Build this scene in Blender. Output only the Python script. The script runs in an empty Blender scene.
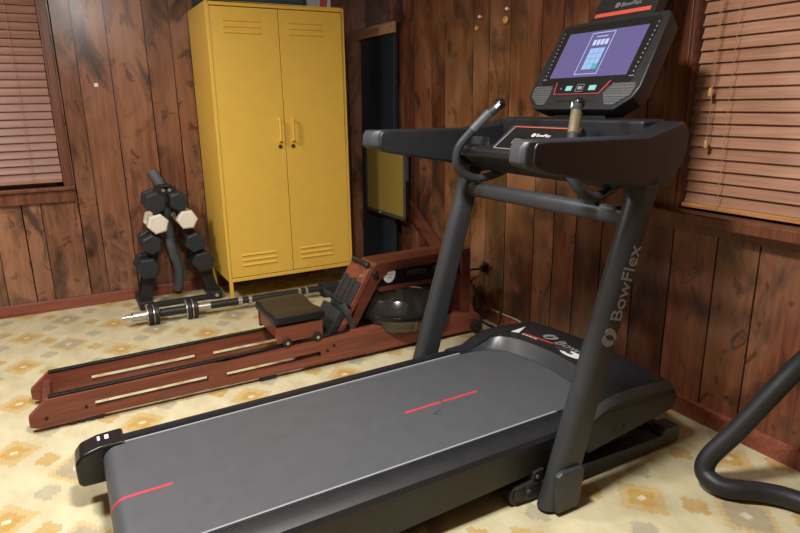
import bpy, bmesh, math, random
from mathutils import Vector, Matrix
random.seed(7)
SC = bpy.context.scene
COL = SC.collection
PI = math.pi

# ------------------------------------------------------------------ materials
def new_mat(name):
    m = bpy.data.materials.new(name); m.use_nodes = True
    nt = m.node_tree; nt.nodes.clear()
    out = nt.nodes.new('ShaderNodeOutputMaterial')
    b = nt.nodes.new('ShaderNodeBsdfPrincipled')
    nt.links.new(b.outputs[0], out.inputs[0])
    return m, nt, b

class G:
    """small helper for node graphs"""
    def __init__(s, nt): s.nt = nt
    def n(s, t, **kw):
        x = s.nt.nodes.new(t)
        for k, v in kw.items(): setattr(x, k, v)
        return x
    def l(s, a, b): s.nt.links.new(a, b)
    def put(s, sock, v):
        if hasattr(v, 'is_output'): s.l(v, sock)
        else: sock.default_value = v
    def m(s, op, a, b=None, c=None):
        x = s.n('ShaderNodeMath', operation=op)
        s.put(x.inputs[0], a)
        if b is not None: s.put(x.inputs[1], b)
        if c is not None: s.put(x.inputs[2], c)
        return x.outputs[0]
    def noise(s, vec, scale, detail=4, rough=.55, dist=0):
        x = s.n('ShaderNodeTexNoise')
        s.l(vec, x.inputs['Vector'])
        x.inputs['Scale'].default_value = scale; x.inputs['Detail'].default_value = detail
        x.inputs['Roughness'].default_value = rough; x.inputs['Distortion'].default_value = dist
        return x.outputs[0]
    def ramp(s, f, stops):
        x = s.n('ShaderNodeValToRGB'); s.l(f, x.inputs[0])
        e = x.color_ramp.elements
        while len(e) < len(stops): e.new(.5)
        for i, (p, c) in enumerate(stops):
            e[i].position = p; e[i].color = (*c, 1) if len(c) == 3 else c
        return x.outputs[0]
    def mix(s, f, a, b, mode='MIX'):
        x = s.n('ShaderNodeMix', data_type='RGBA', blend_type=mode)
        s.put(x.inputs[0], f)
        for sock, v in ((x.inputs[6], a), (x.inputs[7], b)):
            if hasattr(v, 'is_output'): s.l(v, sock)
            else: sock.default_value = (*v, 1)
        return x.outputs[2]
    def mapping(s, vec, scale=(1,1,1), loc=(0,0,0)):
        x = s.n('ShaderNodeMapping'); s.l(vec, x.inputs[0])
        x.inputs['Scale'].default_value = scale; x.inputs['Location'].default_value = loc
        return x.outputs[0]
    def coord(s): return s.n('ShaderNodeTexCoord').outputs['Object']
    def bump(s, h, strength, dist=.002):
        x = s.n('ShaderNodeBump'); s.l(h, x.inputs['Height'])
        x.inputs['Strength'].default_value = strength; x.inputs['Distance'].default_value = dist
        return x.outputs[0]

def srgb(r, g, b):
    f = lambda c: (c/255/12.92 if c/255 <= .04045 else ((c/255+.055)/1.055)**2.4)
    return (f(r), f(g), f(b))

def plain(name, rgb, rough=.5, metal=0, var=.12, coat=0, bump=0, bscale=400, spec=.5, emit=None, estr=1):
    m, nt, b = new_mat(name); g = G(nt)
    c = srgb(*rgb); co = g.coord()
    n = g.noise(co, 14, 3)
    lo = tuple(x*(1-var) for x in c); hi = tuple(min(1, x*(1+var)) for x in c)
    g.l(g.ramp(n, [(.3, lo), (.7, hi)]), b.inputs['Base Color'])
    r = g.m('MULTIPLY_ADD', g.noise(co, 30, 2), .16, rough-.08)
    g.l(r, b.inputs['Roughness'])
    b.inputs['Metallic'].default_value = metal
    b.inputs['Coat Weight'].default_value = coat
    b.inputs['Specular IOR Level'].default_value = spec
    if bump:
        g.l(g.bump(g.noise(co, bscale, 2), bump, .001), b.inputs['Normal'])
    if emit:
        b.inputs['Emission Color'].default_value = (*srgb(*emit), 1); b.inputs['Emission Strength'].default_value = estr
    return m

def wood_panel(name, axis, gain=(1, 1, 1)):
    """lacquered knotty plank panelling; grain runs along Z, 'plank' attribute tints each board"""
    m, nt, b = new_mat(name); g = G(nt)
    co = g.coord()
    at = g.n('ShaderNodeAttribute', attribute_name='plank').outputs['Fac']
    off = g.n('ShaderNodeCombineXYZ')
    g.l(g.m('MULTIPLY', at, 7.3), off.inputs[0]); g.l(g.m('MULTIPLY', at, 5.1), off.inputs[1]); g.l(g.m('MULTIPLY', at, 3.7), off.inputs[2])
    va = g.n('ShaderNodeVectorMath', operation='ADD'); g.l(co, va.inputs[0]); g.l(off.outputs[0], va.inputs[1])
    v = va.outputs[0]
    grain = g.noise(g.mapping(v, (26, 26, 1.6)), 1.0, 6, .6, .9)
    fine = g.noise(g.mapping(v, (150, 150, 5)), 1.0, 3, .6, .2)
    cloud = g.noise(g.mapping(v, (3.2, 3.2, 1.7)), 1.0, 3, .5, .5)
    smoke = g.noise(g.mapping(v, (4.6, 4.6, 2.6), (3, 1, 2)), 1.0, 4, .6, .8)
    swirl = g.noise(g.mapping(v, (6.5, 6.5, 4.0), (1, 5, 2)), 1.0, 3, .6, 1.6)
    base = g.ramp(grain, [(.25, srgb(86, 58, 47)), (.5, srgb(120, 83, 66)), (.78, srgb(152, 111, 90))])
    base = g.mix(.35, base, g.ramp(fine, [(.3, srgb(70, 38, 24)), (.7, srgb(150, 92, 58))]))
    tone = lambda k: tuple(k*c for c in gain)
    tint = g.ramp(at, [(0, (.10, .09, .09)), (.12, tone(.60)), (.5, tone(.89)), (.8, tone(1.06)), (1, tone(1.5))])  # top tone is the painted light on right-wall boards
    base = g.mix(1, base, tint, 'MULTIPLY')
    base = g.mix(g.ramp(cloud, [(.42, (0, 0, 0)), (.72, (.6, .6, .6))]), base, srgb(168, 122, 92))
    base = g.mix(g.ramp(smoke, [(.50, (0, 0, 0)), (.66, (.86, .86, .86))]), base, srgb(50, 40, 38))
    base = g.mix(g.ramp(swirl, [(.60, (0, 0, 0)), (.66, (.7, .7, .7)), (.70, (.2, .2, .2)), (.76, (.75, .75, .75))]), base, srgb(52, 32, 22))
    # knots
    vo = g.n('ShaderNodeTexVoronoi', feature='F1'); g.l(g.mapping(v, (3.4, 3.4, 2.1)), vo.inputs['Vector']); vo.inputs['Scale'].default_value = 1.0
    dn = g.m('ADD', vo.outputs['Distance'], g.m('MULTIPLY', g.m('SUBTRACT', swirl, .5), .25))
    base = g.mix(g.ramp(dn, [(.05, (.85, .85, .85)), (.15, (0, 0, 0))]), base, srgb(34, 20, 15))
    g.l(base, b.inputs['Base Color'])
    g.l(g.m('MULTIPLY_ADD', cloud, .16, .18), b.inputs['Roughness'])
    b.inputs['Specular IOR Level'].default_value = .55
    g.l(g.bump(g.m('ADD', g.m('MULTIPLY', grain, .6), swirl), .14, .002), b.inputs['Normal'])
    return m

def wood(name, dark, light, axis=0, rough=.42, scale=30, coat=.1):
    m, nt, b = new_mat(name); g = G(nt); co = g.coord()
    s = [scale]*3; s[axis] = scale*.06
    gr = g.noise(g.mapping(co, tuple(s)), 1, 5, .6, .7)
    s2 = [scale*5]*3; s2[axis] = scale*.2
    f = g.noise(g.mapping(co, tuple(s2)), 1, 2, .5)
    c = g.ramp(gr, [(.28, srgb(*dark)), (.72, srgb(*light))])
    c = g.mix(g.ramp(f, [(.35, (.45, .45, .45)), (.6, (0, 0, 0))]), c, tuple(x*.6 for x in srgb(*dark)))
    g.l(c, b.inputs['Base Color'])
    g.l(g.m('MULTIPLY_ADD', gr, .15, rough-.07), b.inputs['Roughness'])
    b.inputs['Coat Weight'].default_value = coat
    g.l(g.bump(gr, .12, .001), b.inputs['Normal'])
    return m

def floor_mat():
    m, nt, b = new_mat('patterned_sheet_floor'); g = G(nt); co = g.coord()
    sep = g.n('ShaderNodeSeparateXYZ'); g.l(co, sep.inputs[0])
    wob = g.m('MULTIPLY', g.m('SUBTRACT', g.noise(co, 26, 3), .5), .016)
    P = .453
    def cell(v, off):
        return g.m('SUBTRACT', g.m('FRACT', g.m('ADD', g.m('DIVIDE', g.m('SUBTRACT', v, off), P), 20.5)), .5)
    def motif(x0, y0, a, bb, st):
        u = g.m('ABSOLUTE', g.m('MULTIPLY', cell(sep.outputs[0], x0), P))
        v = g.m('ABSOLUTE', g.m('MULTIPLY', cell(sep.outputs[1], y0), P))
        uq = g.m('MULTIPLY', g.m('CEIL', g.m('DIVIDE', u, st)), st)
        vq = g.m('MULTIPLY', g.m('CEIL', g.m('DIVIDE', v, st*.75)), st*.75)
        return g.m('ADD', g.m('DIVIDE', uq, a), g.m('DIVIDE', g.m('ADD', vq, wob), bb))
    def lt(d, t, soft=.018):
        mr = g.n('ShaderNodeMapRange'); g.l(d, mr.inputs[0])
        mr.inputs[1].default_value = t-soft; mr.inputs[2].default_value = t+soft
        mr.inputs[3].default_value = 1; mr.inputs[4].default_value = 0
        return mr.outputs[0]
    cl = g.noise(co, 5, 4); cl2 = g.noise(g.mapping(co, (11, 5, 1)), 1, 4, .6)
    base = g.ramp(cl2, [(.3, srgb(186, 176, 141)), (.5, srgb(199, 190, 156)), (.7, srgb(208, 200, 169))])
    base = g.mix(g.ramp(cl, [(.52, (0, 0, 0)), (.75, (.5, .5, .5))]), base, srgb(190, 180, 152))
    och, och2, gry, wht = srgb(180, 140, 62), srgb(188, 152, 78), srgb(152, 146, 131), srgb(226, 220, 198)
    fade = g.ramp(g.noise(co, 18, 4, .7), [(.25, (.5, .5, .5)), (.65, (.95, .95, .95))])
    def over(c, f, col, k=1.0):
        return g.mix(g.m('MULTIPLY', g.m('MULTIPLY', f, fade), k), c, col)
    x0, y0 = -.305, 3.86
    d = motif(x0, y0, .104, .118, .0135)
    base = over(base, lt(d, 1), och2, .72); base = over(base, lt(d, .62), och, .8); base = over(base, lt(d, .27), wht, .9)
    d = motif(x0+P/2-.02, y0+P/2, .112, .135, .0135)
    base = over(base, lt(d, 1), och2, .62); base = over(base, lt(d, .80), gry, .85); base = over(base, lt(d, .27), wht, .7)
    for k, (fx, fy, col, s) in enumerate(((.25, .75, och, .8), (.74, .25, och, .8), (.25, .25, gry, .72), (.74, .75, gry, .72))):
        d = motif(x0+P*fx, y0+P*fy, .060, .068, .0135)
        base = over(base, lt(d, 1), col, s)
    g.l(base, b.inputs['Base Color'])
    b.inputs['Roughness'].default_value = .62
    b.inputs['Specular IOR Level'].default_value = .3
    g.l(g.bump(g.noise(co, 60, 3), .12, .002), b.inputs['Normal'])
    return m

def glass_mat(name, col, rough=.03, alpha=None, ior=1.45):
    m, nt, b = new_mat(name); g = G(nt)
    n = g.noise(g.coord(), 8, 2)
    c = srgb(*col)
    g.l(g.ramp(n, [(.3, tuple(x*.95 for x in c)), (.7, c)]), b.inputs['Base Color'])
    b.inputs['Transmission Weight'].default_value = 1; b.inputs['Roughness'].default_value = rough
    b.inputs['IOR'].default_value = ior
    return m

def speaker_mat():
    m, nt, b = new_mat('perforated_speaker_mesh'); g = G(nt)
    vo = g.n('ShaderNodeTexVoronoi', feature='F1'); g.l(g.coord(), vo.inputs['Vector']); vo.inputs['Scale'].default_value = 190
    vo.inputs['Randomness'].default_value = .15
    g.l(g.ramp(vo.outputs['Distance'], [(.33, srgb(18, 18, 20)), (.5, srgb(84, 88, 92))]), b.inputs['Base Color'])
    b.inputs['Roughness'].default_value = .5
    return m

M = {}
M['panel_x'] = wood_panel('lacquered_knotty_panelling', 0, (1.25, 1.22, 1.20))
M['panel_y'] = wood_panel('shaded_lacquered_knotty_panelling', 1, (.72, .57, .49))  # same panelling, darkened in colour for the shade on the right wall
M['base'] = wood('red_brown_baseboard_wood', (112, 56, 40), (154, 86, 64), 0, .45, 22)
M['trim'] = wood('brown_window_trim_wood', (84, 46, 32), (130, 78, 54), 2, .4, 26)
M['floor'] = floor_mat()
M['ceil'] = plain('white_ceiling_paint', (226, 220, 208), .8, var=.03)
M['plaster'] = plain('tan_wall_paint', (140, 108, 80), .6, var=.05)
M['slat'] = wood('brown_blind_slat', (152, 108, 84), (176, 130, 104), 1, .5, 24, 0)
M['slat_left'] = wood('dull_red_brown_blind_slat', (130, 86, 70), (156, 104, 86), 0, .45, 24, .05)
M['rail_wood'] = wood('light_tan_blind_rail', (186, 128, 76), (214, 156, 98), 1, .5, 26, 0)
M['cord'] = plain('tan_cord', (168, 124, 92), .7)
M['tassel'] = plain('wood_tassel', (190, 150, 104), .5)
M['pane'] = glass_mat('window_glass', (240, 245, 245), .01)
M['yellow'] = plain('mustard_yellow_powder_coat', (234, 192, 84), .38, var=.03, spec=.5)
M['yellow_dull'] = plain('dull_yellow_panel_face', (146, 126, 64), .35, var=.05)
M['greyframe'] = plain('grey_metal_frame', (92, 94, 92), .4, .5)
M['lockdark'] = plain('dark_keyhole', (50, 36, 14), .4, .4)
M['lockring'] = plain('brass_ring', (178, 140, 60), .35, .7)
M['steel'] = plain('charcoal_powder_coat', (60, 63, 68), .42, .25, var=.06, bump=.05, bscale=900)
M['steel_dark'] = plain('dark_charcoal_metal', (48, 50, 52), .45, .2, var=.06)
M['steel_light'] = plain('light_grey_metal', (104, 108, 114), .35, .5, var=.04)
M['plastic'] = plain('black_moulded_plastic', (31, 33, 38), .42, var=.08, bump=.08, bscale=1200)
M['plastic_gloss'] = plain('glossy_black_plastic', (24, 25, 28), .22, var=.05)
M['tray'] = plain('grey_tray_plastic', (56, 56, 62), .5, var=.06)
M['silver'] = plain('silver_accent_strip', (150, 154, 160), .4, .1, var=.04)
M['band'] = plain('charcoal_gleaming_hood_band', (52, 55, 60), .34, .1, var=.05)
M['edge'] = plain('grey_hood_edge_gleam', (74, 76, 80), .4, .1, var=.04)  # gleam along the hood chamfer, put into the colour
M['rib'] = plain('ribbed_foot_rail_rubber', (27, 28, 32), .5, var=.06)
M['belt'] = plain('grey_running_belt_rubber', (74, 77, 83), .5, var=.05, bump=.15, bscale=1500)
M['red'] = plain('red_stripe', (188, 58, 74), .5, var=.04)
M['redlit'] = plain('red_orange_strip', (204, 84, 70), .45, var=.04)
M['white'] = plain('white_print', (226, 226, 226), .5, var=.03)
M['greyprint'] = plain('light_grey_print', (128, 132, 136), .5, var=.03)
M['tan_plate'] = plain('tan_metal_pulse_plate', (150, 140, 116), .35, .7)
M['screen'] = plain('lit_purple_screen', (40, 38, 60), .2, var=.02, emit=(116, 108, 164), estr=.62)
M['screen_ui'] = plain('lit_screen_lines', (60, 60, 70), .2, var=.01, emit=(196, 204, 246), estr=.95)
M['screen_key'] = plain('lit_screen_keys', (60, 60, 70), .2, var=.01, emit=(150, 190, 238), estr=.9)
M['screen_teal'] = plain('lit_teal_button', (40, 60, 60), .2, var=.01, emit=(70, 190, 190), estr=.8)
M['button'] = plain('lit_pale_teal_buttons', (60, 80, 80), .3, var=.02, emit=(150, 226, 214), estr=.8)
M['speaker'] = speaker_mat()
M['cherry'] = wood('reddish_rower_wood', (104, 52, 38), (150, 82, 62), 0, .4, 22, .1)
M['cherry_dark'] = wood('dark_reddish_rower_wood', (84, 42, 32), (118, 62, 48), 0, .42, 22, .1)
M['track'] = plain('black_seat_track', (26, 26, 28), .35, .3)
M['pad'] = plain('black_vinyl_seat', (26, 28, 31), .42, var=.06, bump=.05, bscale=500)
M['strap'] = plain('dark_grey_strap', (54, 58, 62), .7)
M['footpad'] = plain('dark_foot_pad', (40, 46, 48), .5)
def clear_mat(name, tint, gloss, rough, haze=.0):
    m, nt, b = new_mat(name); g = G(nt); nt.nodes.remove(b)
    out = [n for n in nt.nodes if n.type == 'OUTPUT_MATERIAL'][0]
    tr = g.n('ShaderNodeBsdfTransparent'); gl = g.n('ShaderNodeBsdfGlossy'); mx = g.n('ShaderNodeMixShader')
    c = srgb(*tint); g.l(g.ramp(g.noise(g.coord(), 6, 2), [(.3, tuple(x*.94 for x in c)), (.7, c)]), tr.inputs[0])
    gl.inputs['Roughness'].default_value = rough
    fr = g.n('ShaderNodeFresnel'); fr.inputs[0].default_value = 1.45
    g.l(g.m('MULTIPLY_ADD', fr.outputs[0], gloss, .03), mx.inputs[0])
    df = g.n('ShaderNodeBsdfDiffuse'); df.inputs[0].default_value = (.8, .8, .78, 1); m2 = g.n('ShaderNodeMixShader'); m2.inputs[0].default_value = haze
    g.l(tr.outputs[0], m2.inputs[1]); g.l(df.outputs[0], m2.inputs[2])
    g.l(m2.outputs[0], mx.inputs[1]); g.l(gl.outputs[0], mx.inputs[2]); g.l(mx.outputs[0], out.inputs[0])
    return m
M['tank'] = clear_mat('clear_tank_plastic', (246, 246, 242), 1.3, .12, .015)
M['water'] = clear_mat('tank_water', (240, 240, 232), .9, .05)
M['chrome'] = plain('chrome', (196, 196, 196), .2, .95, var=.03)
M['alu'] = plain('brushed_silver', (196, 192, 184), .32, .8, var=.04)
M['iron'] = plain('black_rubber_iron', (30, 31, 34), .5, var=.1)
M['hexblack'] = plain('black_vinyl_dumbbell', (38, 42, 48), .5, var=.08)
M['hexwhite'] = plain('off_white_dumbbell', (232, 226, 212), .5, var=.04)
M['foam'] = plain('grey_foam_tube', (92, 98, 106), .65, var=.06)
M['navy'] = plain('dark_navy_board', (30, 40, 50), .5, var=.08)
M['batten'] = wood('tan_batten', (170, 126, 96), (196, 152, 118), 1, .6, 24, 0)
M['plank'] = wood('dark_red_brown_plank', (78, 40, 30), (108, 60, 46), 1, .5, 24, .05)
M['teal'] = plain('dark_teal_fabric', (42, 72, 86), .75, var=.1)
M['paper'] = plain('pale_blue_white_card', (196, 204, 220), .6, var=.05)
M['redcard'] = plain('red_card', (176, 74, 72), .6)
M['brass'] = plain('brass_yellow', (214, 172, 84), .35, .4)
M['blackcord'] = plain('black_cable', (22, 22, 24), .5)
M['whitecord'] = plain('pale_cable', (176, 166, 150), .6)
M['bentblack'] = plain('matte_black_tube', (36, 38, 42), .5, .1, var=.06)

# ------------------------------------------------------------------ geometry
class MB:
    def __init__(s): s.b = bmesh.new(); s.bev = 0
    def _faces(s, vs, fs):
        v = [s.b.verts.new(p) for p in vs]
        for f in fs:
            try: s.b.faces.new([v[i] for i in f])
            except ValueError: pass
        return v
    def box(s, x0, x1, y0, y1, z0, z1):
        s._faces([(x0,y0,z0),(x1,y0,z0),(x1,y1,z0),(x0,y1,z0),(x0,y0,z1),(x1,y0,z1),(x1,y1,z1),(x0,y1,z1)],
                 [(3,2,1,0),(4,5,6,7),(0,1,5,4),(1,2,6,5),(2,3,7,6),(3,0,4,7)]); return s
    def prism(s, pts, fn, a, b):
        """2D outline pts extruded from a to b; fn(u,v,t)->xyz"""
        n = len(pts)
        vs = [fn(u, v, a) for u, v in pts] + [fn(u, v, b) for u, v in pts]
        s._faces(vs, [tuple(range(n))[::-1], tuple(range(n, 2*n))] + [(i, (i+1) % n, n+(i+1) % n, n+i) for i in range(n)]); return s
    def xz(s, pts, y0, y1): return s.prism(pts, lambda u, v, t: (u, t, v), y0, y1)
    def xy(s, pts, z0, z1): return s.prism(pts, lambda u, v, t: (u, v, t), z0, z1)
    def yz(s, pts, x0, x1): return s.prism(pts, lambda u, v, t: (t, u, v), x0, x1)
    def loft(s, rings, caps=True):
        n = len(rings[0]); vs = [p for r in rings for p in r]; fs = []
        for k in range(len(rings)-1):
            for i in range(n):
                j = (i+1) % n
                fs.append((k*n+i, k*n+j, (k+1)*n+j, (k+1)*n+i))
        if caps: fs += [tuple(range(n))[::-1], tuple((len(rings)-1)*n+i for i in range(n))]
        s._faces(vs, fs); return s
    def cyl(s, p, q, r, n=20, r2=None):
        p, q = Vector(p), Vector(q); d = (q-p).normalized()
        a = d.orthogonal().normalized(); c = d.cross(a)
        ring = lambda o, rr: [tuple(o + (a*math.cos(t)+c*math.sin(t))*rr) for t in (2*PI*i/n for i in range(n))]
        return s.loft([ring(p, r), ring(q, r if r2 is None else r2)])
    def hexp(s, p, q, r, rot=0, ch=.008):
        p, q = Vector(p), Vector(q); d = (q-p).normalized()
        a = Vector((0,0,1)) if abs(d.z) < .9 else Vector((1,0,0)); a = (a - d*a.dot(d)).normalized(); c = d.cross(a)
        ring = lambda o, rr: [tuple(o + (a*math.cos(t)+c*math.sin(t))*rr) for t in (rot+2*PI*i/6 for i in range(6))]
        return s.loft([ring(p, r-ch*1.2), ring(p+d*ch, r), ring(q-d*ch, r), ring(q, r-ch*1.2)])
    def tube(s, path, r, n=14, close=False, smooth=8, flat=1.0):
        P = [Vector(p) for p in path]
        if smooth > 1 and len(P) > 2:
            Q = []
            for i in range(len(P)-1):
                p0 = P[max(i-1, 0)]; p1 = P[i]; p2 = P[i+1]; p3 = P[min(i+2, len(P)-1)]
                for k in range(smooth):
                    t = k/smooth
                    Q.append(.5*((2*p1) + (p2-p0)*t + (2*p0-5*p1+4*p2-p3)*t*t + (3*p1-p0-3*p2+p3)*t**3))
            Q.append(P[-1]); P = Q
        rings = []; a = None
        for i, p in enumerate(P):
            d = (P[min(i+1, len(P)-1)] - P[max(i-1, 0)]).normalized()
            if a is None: a = d.orthogonal().normalized()
            a = (a - d*a.dot(d)).normalized(); c = d.cross(a)
            rr = r(i/(len(P)-1)) if callable(r) else r
            rings.append([tuple(p + a*math.cos(t)*rr + c*math.sin(t)*rr*flat) for t in (2*PI*k/n for k in range(n))])
        return s.loft(rings)
    def lathe(s, c, prof, n=40):
        c = Vector(c)
        rings = [[tuple(c + Vector((r*math.cos(t), r*math.sin(t), z))) for t in (2*PI*k/n for k in range(n))] for r, z in prof]
        return s.loft(rings)
    def sphere(s, c, r, sc=(1,1,1), n=14):
        prof = [(max(1e-4, r*math.sin(PI*k/n)), -r*math.cos(PI*k/n)) for k in range(n+1)]
        c = Vector(c)
        rings = [[(c.x+rr*sc[0]*math.cos(t), c.y+rr*sc[1]*math.sin(t), c.z+z*sc[2]) for t in (2*PI*k/20 for k in range(20))] for rr, z in prof]
        return s.loft(rings)
    def xform(s, mat):
        bmesh.ops.transform(s.b, matrix=mat, verts=s.b.verts); return s

def world_of(o):
    v = Vector((0,0,0))
    while o: v += o.location; o = o.parent
    return v

def obj(name, mb, mat, parent=None, bev=0, seg=2, ang=32, loc=None, label=None):
    """links ONE mesh object; mb is in world coordinates"""
    b = mb.b
    bmesh.ops.remove_doubles(b, verts=b.verts, dist=1e-6)
    bmesh.ops.recalc_face_normals(b, faces=b.faces)
    org = world_of(parent) if parent else Vector(loc or (0,0,0))
    if org.length: bmesh.ops.translate(b, vec=-org, verts=b.verts)
    lim = math.radians(ang)
    for f in b.faces: f.smooth = True
    for e in b.edges:
        if len(e.link_faces) == 2: e.smooth = e.calc_face_angle(0) < lim
    me = bpy.data.meshes.new(name); b.to_mesh(me); b.free()
    me.materials.append(M[mat] if isinstance(mat, str) else mat)
    o = bpy.data.objects.new(name, me); COL.objects.link(o)
    if parent: o.parent = parent
    else: o.location = org
    if bev:
        md = o.modifiers.new('Bevel', 'BEVEL'); md.width = bev; md.segments = seg; md.limit_method = 'ANGLE'; md.angle_limit = math.radians(28)
        md.harden_normals = True; md.use_clamp_overlap = True
    if label: o['label'] = label
    return o

def tag(o, label, cat, group=None, kind=None):
    o['label'] = label; o['category'] = cat
    if group: o['group'] = group
    if kind: o['kind'] = kind
    return o

def thing(name, label, cat, loc=(0,0,0), group=None):
    o = bpy.data.objects.new(name, None); COL.objects.link(o); o.location = loc
    o.empty_display_size = .1
    return tag(o, label, cat, group)

def struct(name, mb, mat, label, cat, parent=None, bev=0):
    o = obj(name, mb, mat, parent, bev=bev)
    if not parent: tag(o, label, cat, kind='structure')
    return o

def copy_tree(o, parent=None):
    c = o.copy(); COL.objects.link(c)
    if parent: c.parent = parent
    for ch in list(o.children): copy_tree(ch, c)
    return c

def frame(o, x, y):
    o, x, y = Vector(o), Vector(x).normalized(), Vector(y)
    y = (y - x*y.dot(x)).normalized(); z = x.cross(y)
    m = Matrix((x, y, z)).transposed().to_4x4(); m.translation = o
    return m

def text_mb(body, size, mat4, ext=.0005, align='LEFT', sx=1.0, bold=0):
    cu = bpy.data.curves.new('t', 'FONT'); cu.body = body; cu.size = size; cu.extrude = ext; cu.align_x = align
    cu.offset = bold; cu.resolution_u = 3
    o = bpy.data.objects.new('t', cu); COL.objects.link(o)
    bpy.context.view_layer.update()
    me = bpy.data.meshes.new_from_object(o.evaluated_get(bpy.context.evaluated_depsgraph_get()))
    mb = MB(); mb.b.from_mesh(me)
    bpy.data.objects.remove(o); bpy.data.curves.remove(cu); bpy.data.meshes.remove(me)
    mb.xform(mat4 @ Matrix.Diagonal((sx, 1, 1, 1)))
    return mb

def logo_mark(mb, m4, s, t=.0005):
    """two leaf lobes around a pointed hole, on a unit square scaled by s"""
    left = [(.05, .45), (.08, .68), (.20, .88), (.36, .97), (.52, .95), (.62, .85), (.50, .75), (.39, .59), (.36, .42), (.42, .22), (.30, .12), (.14, .23)]
    right = [(.69, .89), (.80, .90), (.92, .80), (.98, .62), (.94, .40), (.80, .19), (.60, .05), (.40, .05), (.51, .18), (.63, .36), (.68, .56), (.60, .76)]
    for pts in (left, right):
        mb.prism(pts, lambda u, v, q: tuple(m4 @ Vector(((u-.5)*s, (v-.5)*s, q))), -t, t)
    return mb

# ------------------------------------------------------------------ room
XR, YB, XL, YF, HC = 2.104, 4.327, -2.6, -2.2, 2.42
def panel_wall(axis, pos, thick, a0, a1, grooves, openings, z1):
    """tongue-and-groove panelling in ONE mesh; each board a box with its own tint, which on the right wall imitates light and shade"""
    mb = MB(); lay = mb.b.faces.layers.float.new('plank')
    cuts = sorted(set([a0, a1] + [g for g in grooves if a0 < g < a1] + [o[k] for o in openings for k in (0, 1) if a0 < o[k] < a1]))
    gs = set(grooves)
    rnd = random.Random(int(abs(pos)*1000))
    tint = .5
    def put(p, q, zz0, zz1, d0, d1, tv):
        before = len(mb.b.faces)
        if axis == 'x': mb.box(p, q, pos+d0, pos+d1, zz0, zz1)
        else: mb.box(pos+d0, pos+d1, p, q, zz0, zz1)
        mb.b.faces.ensure_lookup_table()
        for f in mb.b.faces[before:]: f[lay] = tv
    for p, q in zip(cuts, cuts[1:]):
        if p in gs or p == a0: tint = (.2+.6*rnd.random()) if axis == 'x' else (.82+.18*rnd.random() if p < 1.56 else .14+.5*rnd.random())  # right wall: boards near the window tinted as lit, the rest as shaded
        c = (p+q)/2
        zs = [(0, z1)]
        for o in openings:
            if o[0] < c < o[1]: zs = [(0, o[2]), (o[3], z1)]
        ia = .0034 if p in gs else 0; ib = .0034 if q in gs else 0
        for zz0, zz1 in zs:
            put(p+ia, q-ib, zz0, zz1, 0, .009, tint)
            put(p, q, zz0, zz1, .0085, thick, 0)
    return mb
gx = [-2.35, -2.1, -1.93, -1.75, -1.55, -1.4, -1.2, -.95, -.8, -.62, -.397, -.246, -.144, .063, .170, .351, .57, .725, .842, 1.03, 1.2, 1.32, 1.5, 1.68, 1.79, 1.95]
gy = [-2, -1.75, -1.5, -1.3, -1.15, -.9, -.7, -.55, -.3, -.12, .1, .25, .48, .62, .84, .985, 1.217, 1.379, 1.57, 1.75, 1.94, 2.1, 2.25, 2.398, 2.634, 2.813, 2.962, 3.25, 3.40, 3.62, 3.76, 3.95, 4.1]
WL = (-1.02, .012, .775, 2.12)     # window in the back wall (x0,x1,z0,z1)
WR = (.35, 1.575, .835, 2.12)     # window in the right wall (y0,y1,z0,z1)
w = panel_wall('x', YB, .12, XL, XR+.12, gx, [WL], HC); struct('wall_back', w, 'panel_x', 'knotty brown plank panelling wall behind the yellow cabinet', 'wall')
w = panel_wall('y', XR, .12, YF, YB, gy, [WR], HC); struct('wall_right', w, 'panel_y', 'knotty plank panelling wall behind the treadmill console, light and shade tinted in', 'wall')
struct('wall_left', MB().box(XL-.12, XL, YF, YB+.12, 0, HC), 'plaster', 'plain wall on the left, outside the photo', 'wall')
struct('wall_front', MB().box(XL-.12, XR+.12, YF-.12, YF, 0, HC), 'plaster', 'plain wall behind the viewer, outside the photo', 'wall')
struct('floor', MB().box(XL-.12, XR+.12, YF-.12, YB+.12, -.1, 0), 'floor', 'cream floor printed with ochre and grey stepped medallions', 'floor')
struct('ceiling', MB().box(XL-.12, XR+.12, YF-.12, YB+.12, HC, HC+.1), 'ceil', 'white ceiling above the room', 'ceiling')
def base_profile(mb, axis, p, a0, a1):
    pr = [(0, 0), (-.014, 0), (-.014, .060), (-.010, .070), (0, .074)]
    if axis == 'x': mb.prism(pr, lambda u, v, t: (t, p+u, v), a0, a1)
    else: mb.prism(pr, lambda u, v, t: (p+u, t, v), a0, a1)
    return mb
struct('baseboard_back', base_profile(MB(), 'x', YB, XL, XR), 'base', 'red-brown baseboard under the back panelling', 'baseboard')
struct('baseboard_right', base_profile(MB(), 'y', XR, YF, YB-.014), 'base', 'red-brown baseboard under the right panelling', 'baseboard')

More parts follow.
